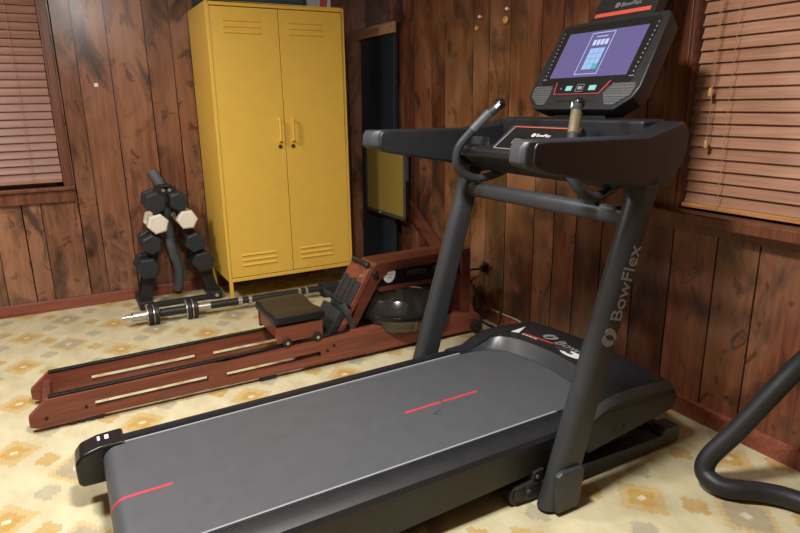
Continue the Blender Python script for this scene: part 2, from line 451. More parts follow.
# window_1: left, in the back wall
def window_back():
    x0, x1, z0, z1 = WL
    w = bpy.data.objects.new('window_1', None); COL.objects.link(w); w.location = ((x0+x1)/2, YB, z0)
    tag(w, 'window in the back wall with brown wooden frame and sill', 'window', kind='structure')
    c = MB()
    c.box(x1, x1+.038, YB-.014, YB, z0-.01, z1+.06)
    c.box(x0-.062, x0, YB-.014, YB, z0-.01, z1+.06); c.box(x0, x1, YB-.014, YB, z1, z1+.06)
    obj('casing', c, 'trim', w, bev=.003)
    j = MB(); t = .012
    j.box(x1-t, x1, YB-.002, YB+.12, z0, z1); j.box(x0, x0+t, YB-.002, YB+.12, z0, z1); j.box(x0, x1, YB-.002, YB+.12, z1-t, z1); j.box(x0, x1, YB-.002, YB+.12, z0-.01, z0+.006)
    obj('jamb', j, 'trim', w)
    s = MB(); s.box(x0-.06, x1+.046, YB-.040, YB+.02, z0-.012, z0+.010); obj('sill', s, 'trim', w, bev=.005)
    a = MB(); a.box(x0-.06, x1+.036, YB-.020, YB, z0-.085, z0-.012); obj('apron', a, 'trim', w, bev=.003)
    f = MB()
    for (p, q, r, u) in ((x0+t, x1-t, z0, z0+.05), (x0+t, x1-t, z1-.06, z1-t), (x0+t, x1-t, (z0+z1)/2-.02, (z0+z1)/2+.02), (x0+t, x0+.05, z0, z1), (x1-.05, x1-t, z0, z1)):
        f.box(p, q, YB+.085, YB+.11, r, u)
    obj('sash', f, 'trim', w)
    obj('pane', MB().box(x0+t, x1-t, YB+.096, YB+.100, z0, z1), 'pane', w)
window_back()
def window_right():
    y0, y1, z0, z1 = WR
    w = bpy.data.objects.new('window_2', None); COL.objects.link(w); w.location = (XR, (y0+y1)/2, z0)
    tag(w, 'window in the right wall with deep brown wooden sill', 'window', kind='structure')
    c = MB()
    c.box(XR-.016, XR, y1, y1+.085, z0-.01, z1+.07); c.box(XR-.016, XR, y0-.085, y0, z0-.01, z1+.07); c.box(XR-.016, XR, y0, y1, z1, z1+.07)
    obj('casing', c, 'trim', w, bev=.003)
    j = MB(); t = .012
    j.box(XR-.002, XR+.12, y1-t, y1, z0, z1); j.box(XR-.002, XR+.12, y0, y0+t, z0, z1); j.box(XR-.002, XR+.12, y0, y1, z1-t, z1); j.box(XR-.002, XR+.12, y0, y1, z0-.01, z0+.004)
    obj('jamb', j, 'trim', w)
    s = MB(); s.box(XR-.075, XR+.03, y0-.13, y1+.13, z0-.040, z0+.004); obj('sill', s, 'trim', w, bev=.006)
    a = MB(); a.box(XR-.030, XR, y0-.10, y1+.10, z0-.075, z0-.040); obj('apron', a, 'trim', w, bev=.003)
    f = MB()
    for (p, q, r, u) in ((y0+t, y1-t, z0, z0+.05), (y0+t, y1-t, z1-.06, z1-t), (y0+t, y1-t, (z0+z1)/2-.02, (z0+z1)/2+.02), (y0+t, y0+.05, z0, z1), (y1-.05, y1-t, z0, z1)):
        f.box(XR+.085, XR+.11, p, q, r, u)
    obj('sash', f, 'trim', w)
    obj('pane', MB().box(XR+.096, XR+.100, y0+t, y1-t, z0, z1), 'pane', w)
window_right()

# ------------------------------------------------------------------ blinds
def blind(axis, a0, a1, zlo, zhi, pos, pitch, mat, railmat, label, cords, tilt):
    """axis: direction of the slats; room side is towards negative depth"""
    t = thing('window_blind', label, 'blind', (pos if axis == 'y' else (a0+a1)/2, (a0+a1)/2 if axis == 'y' else pos, zhi))
    def put(pts, p, q, mb):
        if axis == 'x': mb.prism(pts, lambda u, v, w_: (w_, pos+u, v), p, q)
        else: mb.prism(pts, lambda u, v, w_: (pos+u, w_, v), p, q)
        return mb
    def curved(zc, half, tl, jit):
        # slat section: shallow arc, lower edge towards the room
        top, bot = [], []
        n = 6; ca, sa = math.cos(tl), math.sin(tl)
        for k in range(n+1):
            s_ = -half + 2*half*k/n; h = .0022*(1-(s_/half)**2)
            for th, L in ((.0016, top), (-.0016, bot)):
                L.append((s_*ca - (h+th)*sa*-1, zc + s_*sa + (h+th)*ca))
        return top + bot[::-1]
    n = int((zhi-.05-zlo-.03)/pitch)
    for k in range(n+1):
        zc = zlo+.042+pitch*k
        o = obj('slat', put(curved(zc, .0245, tilt+random.uniform(-.03, .03), 0), a0+random.uniform(-.002,.002), a1+random.uniform(-.002,.002), MB()), mat, t)
    r = MB(); put([(-.026, zlo), (.018, zlo), (.018, zlo+.017), (-.026, zlo+.017)], a0, a1, r); obj('bottom_rail', r, railmat, t, bev=.003)
    r = MB(); put([(-.03, zhi-.05), (.03, zhi-.05), (.03, zhi), (-.03, zhi)], a0, a1, r); obj('head_rail', r, mat, t, bev=.003)
    for c, zb in cords:
        m = MB()
        P = lambda a, d, z: ((a, pos+d, z) if axis == 'x' else (pos+d, a, z))
        m.tube([P(c, -.028, zlo+.002), P(c, -.030, (zlo+zhi)/2), P(c, -.028, zhi-.05)], .0013, 6)
        obj('ladder_cord', m, 'cord', t)
    return t, (lambda a, d, z: ((a, pos+d, z) if axis == 'x' else (pos+d, a, z)))
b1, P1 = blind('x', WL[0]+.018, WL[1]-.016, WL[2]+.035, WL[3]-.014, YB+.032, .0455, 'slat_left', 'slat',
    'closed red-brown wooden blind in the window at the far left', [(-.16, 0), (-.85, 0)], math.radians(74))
b2, P2 = blind('y', WR[0]+.016, WR[1]-.018, WR[2]+.010, WR[3]-.014, XR+.034, .0430, 'slat', 'rail_wood',
    'closed tan-brown wooden blind in the window right of the treadmill', [(1.405, 0), (.55, 0)], math.radians(74))
for y, z, dx in ((1.478, 1.290, -.036), (1.472, 1.105, -.036)):
    obj('pull_cord', MB().tube([P2(y, dx, z), P2(y-.004, dx, (z+2.0)/2), P2(y, dx, 2.06)], .0014, 6), 'cord', b2)
    tb = MB(); x_, y_, z_ = P2(y, dx, z)
    tb.lathe((x_, y_, z_-.032), [(.001, 0), (.0065, .002), (.0085, .012), (.0075, .022), (.004, .032), (.001, .034)], 12); obj('tassel', tb, 'tassel', b2)

# ------------------------------------------------------------------ yellow cabinet
def cabinet():
    x0, x1, y0, y1, z0, z1 = .838, 1.697, 3.80, 4.306, .160, 1.832
    t = thing('storage_cabinet', 'tall mustard yellow two-door metal cabinet on short legs in the corner', 'cabinet', ((x0+x1)/2, (y0+y1)/2, 0))
    b = MB(); th = .016
    b.box(x0, x0+th, y0, y1, z0, z1); b.box(x1-th, x1, y0, y1, z0, z1)
    b.box(x0+th, x1-th, y0, y1, z1-th*1.4, z1); b.box(x0+th, x1-th, y0, y1, z0, z0+.022); b.box(x0+th, x1-th, y1-.01, y1, z0+.02, z1-.02)
    obj('body', b, 'yellow', t, bev=.003)
    xm = (x0+x1)/2
    for k, (a, c) in enumerate(((x0+.0185, xm-.002), (xm+.002, x1-.0185))):
        d = MB(); d.box(a, c, y0+.004, y0+.022, z0+.0265, z1-.0265)
        # three pressed louvres at top and bottom
        lc = a+.075 if k == 0 else a+.055; lw = .225
        for zb in (1.660, .255):
            for i in range(3):
                zz = zb+.033*i
                d.prism([(y0+.005, zz), (y0-.004, zz+.003), (y0-.003, zz+.007), (y0+.005, zz+.016)], lambda u, v, q: (q, u, v), lc, lc+lw)
        door = obj('door', d, 'yellow', t, bev=.002)
        hx = xm-.038 if k == 0 else xm+.046
        h = MB(); h.tube([(hx, y0+.006, 1.168), (hx, y0-.020, 1.164), (hx, y0-.026, 1.150), (hx, y0-.026, 1.05), (hx, y0-.020, 1.036), (hx, y0+.006, 1.032)], .0075, 10, smooth=5)
        obj('door_handle', h, 'yellow', door)
        l = MB(); l.cyl((hx, y0+.006, .998), (hx, y0-.001, .998), .0135, 20); lk = obj('lock', l, 'lockring', door)
        # keyhole slug
        obj('keyhole', MB().cyl((hx, y0+.004, .998), (hx, y0-.003, .998), .0075, 14), 'lockdark', door)
    for lx in (x0, x1-.022):
        for ly in (y0, y1-.022):
            obj('leg', MB().box(lx, lx+.022, ly, ly+.022, 0, z0), 'yellow', t, bev=.002)
    return t
cabinet()
c = MB(); c.box(.862, 1.470, 3.835, 4.270, 1.8335, 2.06)
tag(obj('fabric_case', c, 'teal', loc=(1.16, 4.05, 1.832), bev=.03, seg=3), 'dark teal fabric case lying on top of the yellow cabinet', 'case')
t = thing('small_box', 'pale box with a red patch on the yellow cabinet beside the teal case', 'box', (1.58, 3.98, 1.832))
obj('carton', MB().box(1.492, 1.655, 3.90, 4.08, 1.832, 1.97), 'paper', t, bev=.004)
obj('label_patch', MB().xz([(1.575, 1.85), (1.625, 1.845), (1.640, 1.95), (1.590, 1.955)], 3.8985, 3.9002), 'redcard', t, label='red patch on the front of the pale box')

# ------------------------------------------------------------------ dumbbell rack and dumbbells
def rack():
    t = thing('dumbbell_rack', 'black A-frame dumbbell rack against the wall left of the yellow cabinet', 'rack', (.57, 4.15, 0))
    obj('cross_bar', MB().box(.35, .81, 4.03, 4.065, .006, .034), 'iron', t, bev=.004)
    for s, xs in ((-1, (.355, .535)), (1, (.795, .580))):
        for y in (4.075, 4.195):
            m = MB(); w_ = .032
            m.prism([(xs[0]-w_*1.2, .02), (xs[0]+w_*1.2, .02), (xs[1]+w_, .765), (xs[1]-w_, .765)], lambda u, v, q: (u, q, v), y-.005, y+.005)
            obj('upright', m, 'iron', t, bev=.002)
        f = MB(); f.box(xs[0]-.040, xs[0]+.040, 4.02, 4.285, 0, .055); obj('foot', f, 'iron', t, bev=.008)
        bl = MB(); bl.cyl((xs[0], 4.012, .03), (xs[0], 4.021, .03), .012, 14); obj('bolt', bl, 'alu', t)
        bl = MB(); bl.cyl((xs[1]-.004*s, 4.064, .745), (xs[1]-.004*s, 4.072, .745), .011, 14); obj('bolt', bl, 'alu', t)
    obj('top_plate', MB().box(.525, .590, 4.07, 4.20, .752, .772), 'iron', t, bev=.003)
    def saddle(x, z):
        m = MB()
        for y in (4.082, 4.188):
            m.prism([(x-.042, z-.030), (x+.042, z-.030), (x+.046, z-.005), (x+.024, z-.016), (x-.024, z-.016), (x-.046, z-.005)], lambda u, v, q: (u, q, v), y-.012, y+.012)
        obj('saddle', m, 'iron', t, bev=.002)
    return t, saddle
rk, saddle = rack()
def dumbbell(x, z, r, mat, hr, label, rot=0, dy=0):
    y0, y1 = 3.985+dy, 4.235+dy
    t = thing('dumbbell', label, 'dumbbell', (x, (y0+y1)/2, z), 'dumbbells on the A-frame rack')
    for a, b_ in ((y0, y0+.068), (y1-.068, y1)):
        h = obj('hex_head', MB().hexp((x, a, z), (x, b_, z), r*1.08, rot), mat, t, bev=.003)
    obj('handle', MB().tube([(x, y0+.06, z), (x, y0+.10, z), (x, (y0+y1)/2, z), (x, y1-.10, z), (x, y1-.06, z)], lambda q: .013+.004*math.sin(PI*q), 14), hr, t)
    return t
DB = [(.478, .680, .064, 'hexblack', 'hexblack', 'black hex dumbbell topmost on the left arm of the rack', .2),
      (.478, .548, .061, 'hexwhite', 'hexwhite', 'white hex dumbbell on the left arm of the rack', .3),
      (.428, .422, .060, 'hexblack', 'hexblack', 'black hex dumbbell just below the white one on the left arm of the rack', .1),
      (.392, .272, .066, 'hexblack', 'hexblack', 'large black hex dumbbell lowest on the left arm of the rack', .5),
      (.617, .676, .060, 'hexblack', 'hexblack', 'black hex dumbbell topmost on the right arm of the rack', .1),
      (.655, .558, .060, 'hexwhite', 'hexwhite', 'white hex dumbbell on the right arm of the rack', .52),
      (.690, .405, .062, 'hexblack', 'hexblack', 'black hex dumbbell just below the white one on the right arm of the rack', .2),
      (.728, .272, .066, 'hexblack', 'hexblack', 'large black hex dumbbell lowest on the right arm of the rack', .4)]
for x, z, r, mt, hm, lab, rot in DB:
    dumbbell(x, z, r, mt, hm, lab, rot); saddle(x, z)
tt = MB(); tt.tube([(.512, 4.298, .848), (.548, 4.275, .77), (.575, 4.262, .66), (.575, 4.270, .50), (.572, 4.272, .40), (.585, 4.262, .30), (.605, 4.262, .20), (.600, 4.264, .10), (.580, 4.266, .034)], .031, 16)
tag(obj('foam_tube', tt, 'foam', loc=(.6, 4.27, 0)), 'wavy grey padded tube standing behind the dumbbell rack', 'tube')
# ------------------------------------------------------------------ barbell on the floor
def barbell():
    Y, Z = 3.735, .0605
    t = thing('barbell', 'long black and silver bar with two pairs of small plates lying before the cabinet', 'barbell', (.8, Y, 0))
    Y0 = Y
    c = lambda a, b_, r, m, n, r2=None, z=None: obj(n, MB().cyl((a, Y, Z), (b_, Y, Z), r, 24, r2), m, t)
    c(.189, .238, .010, 'alu', 'tip', .017); c(.238, .250, .024, 'chrome', 'collar'); c(.250, .335, .027, 'alu', 'sleeve', .030)
    for a in (.326, .546):
        for k in range(2):
            p = obj('plate', MB().cyl((a+.035*k, Y, Z), (a+.031+.035*k, Y, Z), .0585, 32), 'iron', t, bev=.005)
            obj('rim', MB().cyl((a-.0015+.035*k, Y, Z), (a+.003+.035*k, Y, Z), .060, 32), 'alu', p)
    c(.397, .546, .025, 'iron', 'grip'); c(.617, .690, .025, 'alu', 'collar')
    c(.690, .86, .023, 'iron', 'grip'); c(.86, .885, .026, 'alu', 'collar')
    c(.885, .925, .022, 'iron', 'grip'); c(.925, .945, .026, 'alu', 'collar'); c(.945, 1.25, .021, 'iron', 'bar')
    c(1.25, 1.268, .026, 'alu', 'collar'); c(1.268, 1.30, .022, 'iron', 'bar'); c(1.30, 1.316, .026, 'alu', 'collar'); c(1.316, 1.405, .022, 'iron', 'bar')
    c(1.405, 1.535, .040, 'iron', 'end_weight'); c(1.535, 1.60, .030, 'alu', 'end_cap', .012)
    obj('foot', MB().box(1.42, 1.52, Y-.03, Y+.03, 0, .030), 'iron', t)
    t.rotation_euler = (0, 0, -.035); t.location.y -= .020
barbell()

# ------------------------------------------------------------------ dark board, yellow panel, plank, cables
t = thing('leaning_board', 'tall dark navy board with a tan batten across its top, right of the cabinet', 'board', (2.04, 4.03, 0))
lean = lambda z: 2.015+.035*z/1.75
bm_ = MB(); bm_.prism([(lean(0), 0), (lean(0)+.03, 0), (lean(1.78)+.03, 1.78), (lean(1.78), 1.78)], lambda u, v, q: (u, q, v), 3.79, 4.30); obj('panel', bm_, 'navy', t, bev=.003)
bm_ = MB(); bm_.box(lean(1.7)-.022, lean(1.7)+.001, 3.755, 4.30, 1.700, 1.770); bt = obj('batten', bm_, 'batten', t, bev=.003)
obj('screw', MB().cyl((lean(1.7)-.024, 3.79, 1.742), (lean(1.7)-.02, 3.79, 1.742), .006, 12), 'plank', bt)
t = thing('framed_panel', 'dull yellow rectangular panel in a thin grey frame below the treadmill arm', 'panel', (1.98, 4.0, .45))
fx = lambda z: 1.970+.010*z
def quad(mb, y0, y1, z0, z1, d0, d1): mb.prism([(fx(z0)+d0, z0), (fx(z0)+d1, z0), (fx(z1)+d1, z1), (fx(z1)+d0, z1)], lambda u, v, q: (u, q, v), y0, y1); return mb
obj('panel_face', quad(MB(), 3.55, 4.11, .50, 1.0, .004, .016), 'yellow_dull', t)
fr = MB(); quad(fr, 3.525, 4.135, .482, .506, 0, .022); quad(fr, 3.525, 4.135, 1.0, 1.02, 0, .022); quad(fr, 3.525, 3.56, .482, 1.02, 0, .022); quad(fr, 4.105, 4.135, .482, 1.02, 0, .022)
obj('frame', fr, 'greyframe', t)
obj('hanger', MB().box(fx(.9)+.02, lean(.88)-.0005, 3.90, 4.0, .86, .90), 'greyframe', t)
obj('clip', MB().sphere((fx(.49)-.002, 3.90, .492), .008), 'alu', t)
p = MB(); d = Vector((0, -1.22, -.70)).normalized(); n_ = Vector((0, d.z, -d.y))
a = Vector((2.050, 3.70, .66)); 
q = [a+n_*.045, a+d*1.10+n_*.045, a+d*1.10-n_*.045, a-n_*.045]
zmin = min(v.z for v in q); 
p.yz([(v.y, v.z-zmin+.001) for v in q], 2.060, 2.086)
tag(obj('wooden_plank', p, 'plank', loc=(2.05, 3.2, 0), bev=.003), 'dark red-brown plank leaning diagonally along the right wall', 'plank')
def cable(name, pts, r, mat, label):
    return tag(obj(name, MB().tube(pts, r, 8), mat, loc=pts[-1]), label, 'cable')
o_ = thing('wall_outlet', 'small dark wall outlet on the right wall above the coiled cable', 'outlet', (XR, 2.80, .31))
obj('cover_plate', MB().box(XR-.007, XR, 2.775, 2.825, .27, .345), 'plastic', o_, bev=.003); obj('plug', MB().box(XR-.035, XR-.006, 2.785, 2.815, .29, .325), 'blackcord', o_, bev=.004)
cable('power_cable', [(XR-.03, 2.80, .308), (2.040, 2.85, .295), (2.040, 2.92, .26), (2.035, 2.98, .19), (2.032, 3.0, .10), (2.032, 2.985, .035), (2.032, 2.90, .02), (2.035, 2.80, .045), (2.040, 2.755, .11), (2.040, 2.775, .16), (2.045, 2.83, .13), (2.040, 2.81, .05), (2.032, 2.73, .012), (2.032, 2.62, .010)], .006, 'blackcord', 'black power cable hanging in a loop from the wall outlet')
cable('thin_cable', [(2.086, 2.70, .0795), (2.086, 2.60, .083), (2.086, 2.44, .080), (2.040, 2.30, .04), (2.03, 2.2, .006)], .0045, 'whitecord', 'thin pale cable running along the top of the right baseboard')
cable('short_cord', [(2.084, 2.60, .135), (2.075, 2.615, .10), (2.07, 2.61, .05), (2.06, 2.62, .006)], .005, 'blackcord', 'short black cord hanging to the floor right of the coiled cable')
for y, z, m, r, lab in ((2.914, 1.640, 'brass', .014, 'yellow round hook on the right wall, left one of the pair'),
                        (2.663, 1.654, 'brass', .020, 'larger yellow round hook on the right wall, right one of the pair'),
                        (2.888, 1.695, 'white', .009, 'small white pin above the left yellow hook'),
                        (2.655, 1.706, 'white', .009, 'small white pin above the right yellow hook')):
    k = MB(); k.cyl((XR+.001, y, z), (XR-.012, y, z), r*.45, 14); k.cyl((XR-.010, y, z), (XR-.020, y, z), r, 20, r*.8)
    tag(obj('wall_hook' if m == 'brass' else 'wall_pin', k, m, loc=(XR, y, z), bev=.002), lab, 'hook' if m == 'brass' else 'pin')
tag(obj('wall_sticker', MB().box(.247, .268, YB-.003, YB+.0005, 1.376, 1.397), 'white', loc=(.257, YB, 1.386)), 'tiny square white sticker on the panelling left of the cabinet', 'sticker')

# ------------------------------------------------------------------ rowing machine
def rower():
    t = thing('rowing_machine', 'reddish wooden water rowing machine on the floor behind the treadmill', 'rowing machine', (.9, 2.82, 0))
    YN, YFAR = 2.66, 2.975
    for k, (a, b_) in enumerate(((YN, YN+.036), (YFAR-.036, YFAR))):
        m = MB()
        xs0, xs1 = -.25, 1.93
        out = [(xs0, .070), (xs0+.07, .132), (.9, .146), (1.25, .160), (1.70, .150), (1.93, .110), (1.945, .045), (1.90, .022), (.9, .024), (xs0+.04, .014), (xs0, .030)]
        holes = [(-.01, .447), (.53, .985)]
        def top(x):
            P = out[:6]
            for (x1, z1), (x2, z2) in zip(P, P[1:]):
                if x1 <= x <= x2: return z1+(z2-z1)*(x-x1)/(x2-x1)
        zb, zt = .058, .083
        # solid sections around the two slots
        m.xz([(xs0, .030), (xs0, .070), (xs0+.07, .132), (-.01, top(-.01)), (-.01, .020), (xs0+.04, .014)], a, b_)
        for (h0, h1) in holes:
            m.xz([(h0, zt+.002), (h0, top(h0)), (h1, top(h1)), (h1, zt+.006)], a, b_)
            m.xz([(h0, .021), (h0, zb), (h1, zb+.004), (h1, .024)], a, b_)
        m.xz([(.447, .022), (.447, top(.447)), (.53, top(.53)), (.53, .023)], a, b_)
        m.xz([(.985, .024), (.985, top(.985)), (1.25, .160), (1.70, .150), (1.93, .110), (1.945, .045), (1.90, .022)], a, b_)
        r = obj('side_rail', m, 'cherry', t)
        tr = MB(); yy = (a+b_)/2
        dy = .006 if k == 0 else -.006
        tr.xz([(xs0+.075, .131), (xs0+.075, .142), (.985, .157), (1.15, .160), (1.15, .155), (.985, .146)], yy-.013+dy, yy+.013+dy)
        obj('seat_track', tr, 'track', r, bev=.002)
        for bx, bz_ in ((-.19, .055), (-.045, .068), (1.02, .085), (1.055, .105)):
            yb = a-.002 if k == 0 else b_+.002
            obj('bolt', MB().cyl((bx, yb, bz_), (bx, yb+(.006 if k == 0 else -.006), bz_), .0075, 12), 'track', r)
        for fx_ in (-.10, -.066, -.032, .002): obj('rubber_foot', MB().cyl((fx_, a+.004, .0185), (fx_, b_-.004, .0185), .0185, 14), 'iron', t)
        obj('rubber_foot', MB().box(1.55, 1.65, a+.004, b_-.004, 0, .026), 'iron', t)
        obj('rubber_foot', MB().box(.68, .76, a+.004, b_-.004, 0, .026), 'iron', t)
        w_ = MB(); yo = a-.024 if k == 0 else b_+.024
        w_.cyl((1.905, a if k == 0 else b_, .045), (1.905, yo, .045), .033, 24); obj('transport_wheel', w_, 'iron', t, bev=.004)
    obj('rear_spreader', MB().box(-.20, -.17, YN+.036, YFAR-.036, .035, .110), 'cherry_dark', t, bev=.003)
    obj('front_spreader', MB().box(1.80, 1.84, YN+.036, YFAR-.036, .035, .120), 'cherry_dark', t, bev=.003)
    # seat carriage
    st = thing_part('seat_carriage', t, (.90, 2.82, .2))
    for y in (2.668, 2.956):
        obj('side_board', MB().xz([(.775, .165), (1.005, .168), (1.005, .25), (.775, .25)], y, y+.020), 'cherry', st, bev=.003)
        for x in (.820, .972):
            yo = y-.014 if y < 2.8 else y+.034
            wv = MB().cyl((x, y, .168), (x, yo, .168), .022, 22); obj('seat_wheel', wv, 'iron', st, bev=.003)
            hb = MB().cyl((x, yo, .168), (x, yo+(-.004 if y < 2.8 else .004), .168), .008, 14); obj('hub', hb, 'chrome', st)
    obj('end_board', MB().box(.779, .795, 2.688, 2.956, .185, .25), 'cherry', st)
    pd = MB()
    sec = [(2.640, .262), (2.655, .252), (2.82, .250), (2.985, .252), (3.0, .262), (2.995, .285), (2.94, .292), (2.82, .276), (2.70, .292), (2.645, .285)]
    rings = [[(x, 2.82+(y-2.82)*k, .258+(z-.25)*kz*1.1) for y, z in sec] for x, k, kz in ((.765, .90, .55), (.777, .94, .95), (.81, .95, 1), (.985, .95, 1), (1.008, .92, .95), (1.02, .86, .55))]
    pd.loft(rings); obj('seat_pad', pd, 'pad', st)
    # sloping foot board
    fb = MB(); ang = Vector((.245, 0, .405)).normalized(); nn = Vector((-ang.z, 0, ang.x))
    o0 = Vector((1.068, 0, .100)); L = .415
    def slab(mb, u0, u1, y0, y1, h0, h1):
        pts = [o0+ang*u0+nn*h0, o0+ang*u1+nn*h0, o0+ang*u1+nn*h1, o0+ang*u0+nn*h1]
        mb.prism([(p.x, p.z) for p in pts], lambda u, v, q: (u, q, v), y0, y1); return mb
    slab(fb, 0, L, 2.706, 2.925, -.028, 0); bd = obj('foot_board', fb, 'cherry', t, bev=.004)
    for y in (2.712, 2.822):
        fp = slab(MB(), .03, L-.085, y, y+.048, 0, .010); 
        obj('foot_pad', fp, 'footpad', bd, bev=.003)
        obj('foot_pad', slab(MB(), .05, L-.075, y+.064, y+.094, 0, .008), 'footpad', bd, bev=.003)
        obj('heel_rest', slab(MB(), .0, .16, y-.004, y+.10, .010, .045), 'footpad', bd, bev=.006)
        sp = MB(); c0 = o0+ang*.20
        pts = [c0+nn*.006+Vector((0, y-.012, 0)), c0+nn*.055+Vector((0, y+.01, 0)), c0+nn*.064+Vector((0, y+.055, 0)), c0+nn*.05+Vector((0, y+.098, 0)), c0+nn*.006+Vector((0, y+.112, 0))]
        sp.tube(pts, .005, 8, flat=4.5); obj('foot_strap', sp, 'strap', bd)
        tl = MB(); e = c0+nn*.05+Vector((0, y-.012, 0))
        tl.tube([e, e+Vector((.015, -.012, -.05)), e+Vector((.035, -.006, -.10)), e+Vector((.05, -.004, -.15))], .004, 8, flat=4.0); obj('strap_tail', tl, 'strap', bd)
    sc = MB(); c0 = o0+ang*(L-.055); sc.cyl(c0+Vector((0, 2.742, 0)), c0+nn*.008+Vector((0, 2.742, 0)), .010, 16); obj('roller_bolt', sc, 'alu', bd)
    # top deck over the tank
    for k, y in enumerate((2.712, 2.860)):
        m = MB(); m.xz([(1.275, .425), (1.330, .462), (1.90, .470), (1.90, .432), (1.395, .424), (1.33, .36), (1.205, .158), (1.165, .150)], y, y+.022)
        obj('arm_board', m, 'cherry_dark', t, bev=.003)
    obj('top_board', MB().xz([(1.288, .446), (1.328, .470), (1.90, .479), (1.90, .468), (1.332, .458)], 2.712, 2.882), 'cherry_dark', t, bev=.003)
    obj('lower_board', MB().box(1.345, 1.90, 2.712, 2.882, .318, .342), 'cherry_dark', t, bev=.003)
    mo = MB(); mo.box(1.345, 1.88, 2.722, 2.872, .342, .432); mon = obj('monitor_housing', mo, 'plastic_gloss', t, bev=.004)
    bg = MB(); bg.xz([(1.362, .418)]+[(1.400+.038*math.cos(a_), .410+.052*math.sin(a_)) for a_ in [PI+PI*k/16 for k in range(17)]]+[(1.438, .418)], 2.7205, 2.7225); obj('badge', bg, 'white', mon, label='white half-round badge')
    for (xa, xb, za, zb_) in ((1.383, 1.419, .400, .4035), (1.390, 1.412, .384, .388)): obj('badge_print', MB().box(xa, xb, 2.7195, 2.7215, za, zb_), 'greyprint', mon)
    for x in (1.50, 1.66): obj('handle_rest', MB().cyl((x, 2.721, .398), (x+.11, 2.721, .394), .018, 16), 'plastic', mon)
    obj('front_post', MB().box(1.835, 1.895, 2.70, 2.895, .10, .468), 'cherry_dark', t, bev=.004)
    # oar handle resting at the top of the foot board
    hb = MB(); hb.tube([(1.278, 2.73, .468), (1.278, 2.78, .472), (1.278, 2.82, .472), (1.278, 2.87, .468)], .012, 14); hd = obj('pull_handle', hb, 'iron', t)
    for ye in (2.725, 2.875): obj('handle_end', MB().sphere((1.278, ye, .468), .016), 'iron', hd)
    kk = MB(); kk.cyl((1.312, 2.712, .425), (1.312, 2.688, .425), .015, 16); obj('side_knob', kk, 'iron', t, bev=.003)
    # water tank
    cx, cy = 1.515, 2.822
    tk = MB(); tk.lathe((cx, cy, 0), [(.10, .075), (.18, .085), (.235, .115), (.262, .165), (.268, .185), (.268, .205), (.262, .222), (.225, .280), (.15, .310), (.06, .317)], 56)
    tank = obj('water_tank', tk, 'tank', t)
    bn = MB(); bn.lathe((cx, cy, 0), [(.269, .186), (.276, .186), (.276, .206), (.269, .206)], 56); bn = obj('tank_band', bn, 'track', tank)
    wt = MB(); wt.lathe((cx, cy, 0), [(.09, .082), (.17, .091), (.226, .119), (.252, .165), (.257, .182), (.001, .182)], 56); obj('water', wt, 'water', tank)
    sh = MB(); sh.cyl((cx, cy, .09), (cx, cy, .317), .019, 18); obj('paddle_shaft', sh, 'white', tank)  # shaft coloured white to imitate a bright reflection on the tank
    pd2 = MB()
    for k in range(3):
        a_ = k*2*PI/3+.5
        c_, s_ = math.cos(a_), math.sin(a_)
        pd2.prism([(.014, .12), (.18, .11), (.19, .16), (.014, .17)], lambda u, v, q: (cx+u*c_-q*s_, cy+u*s_+q*c_, v), -.003, .003)
    obj('paddle', pd2, 'alu', tank)
    obj('tank_cradle', MB().box(1.36, 1.67, 2.70, 2.935, .045, .076), 'cherry_dark', t)
    t.location.y -= .038
def thing_part(name, parent, at):
    o = bpy.data.objects.new(name, None); COL.objects.link(o); o.parent = parent
    o.location = Vector(at)-world_of(parent); return o
rower()

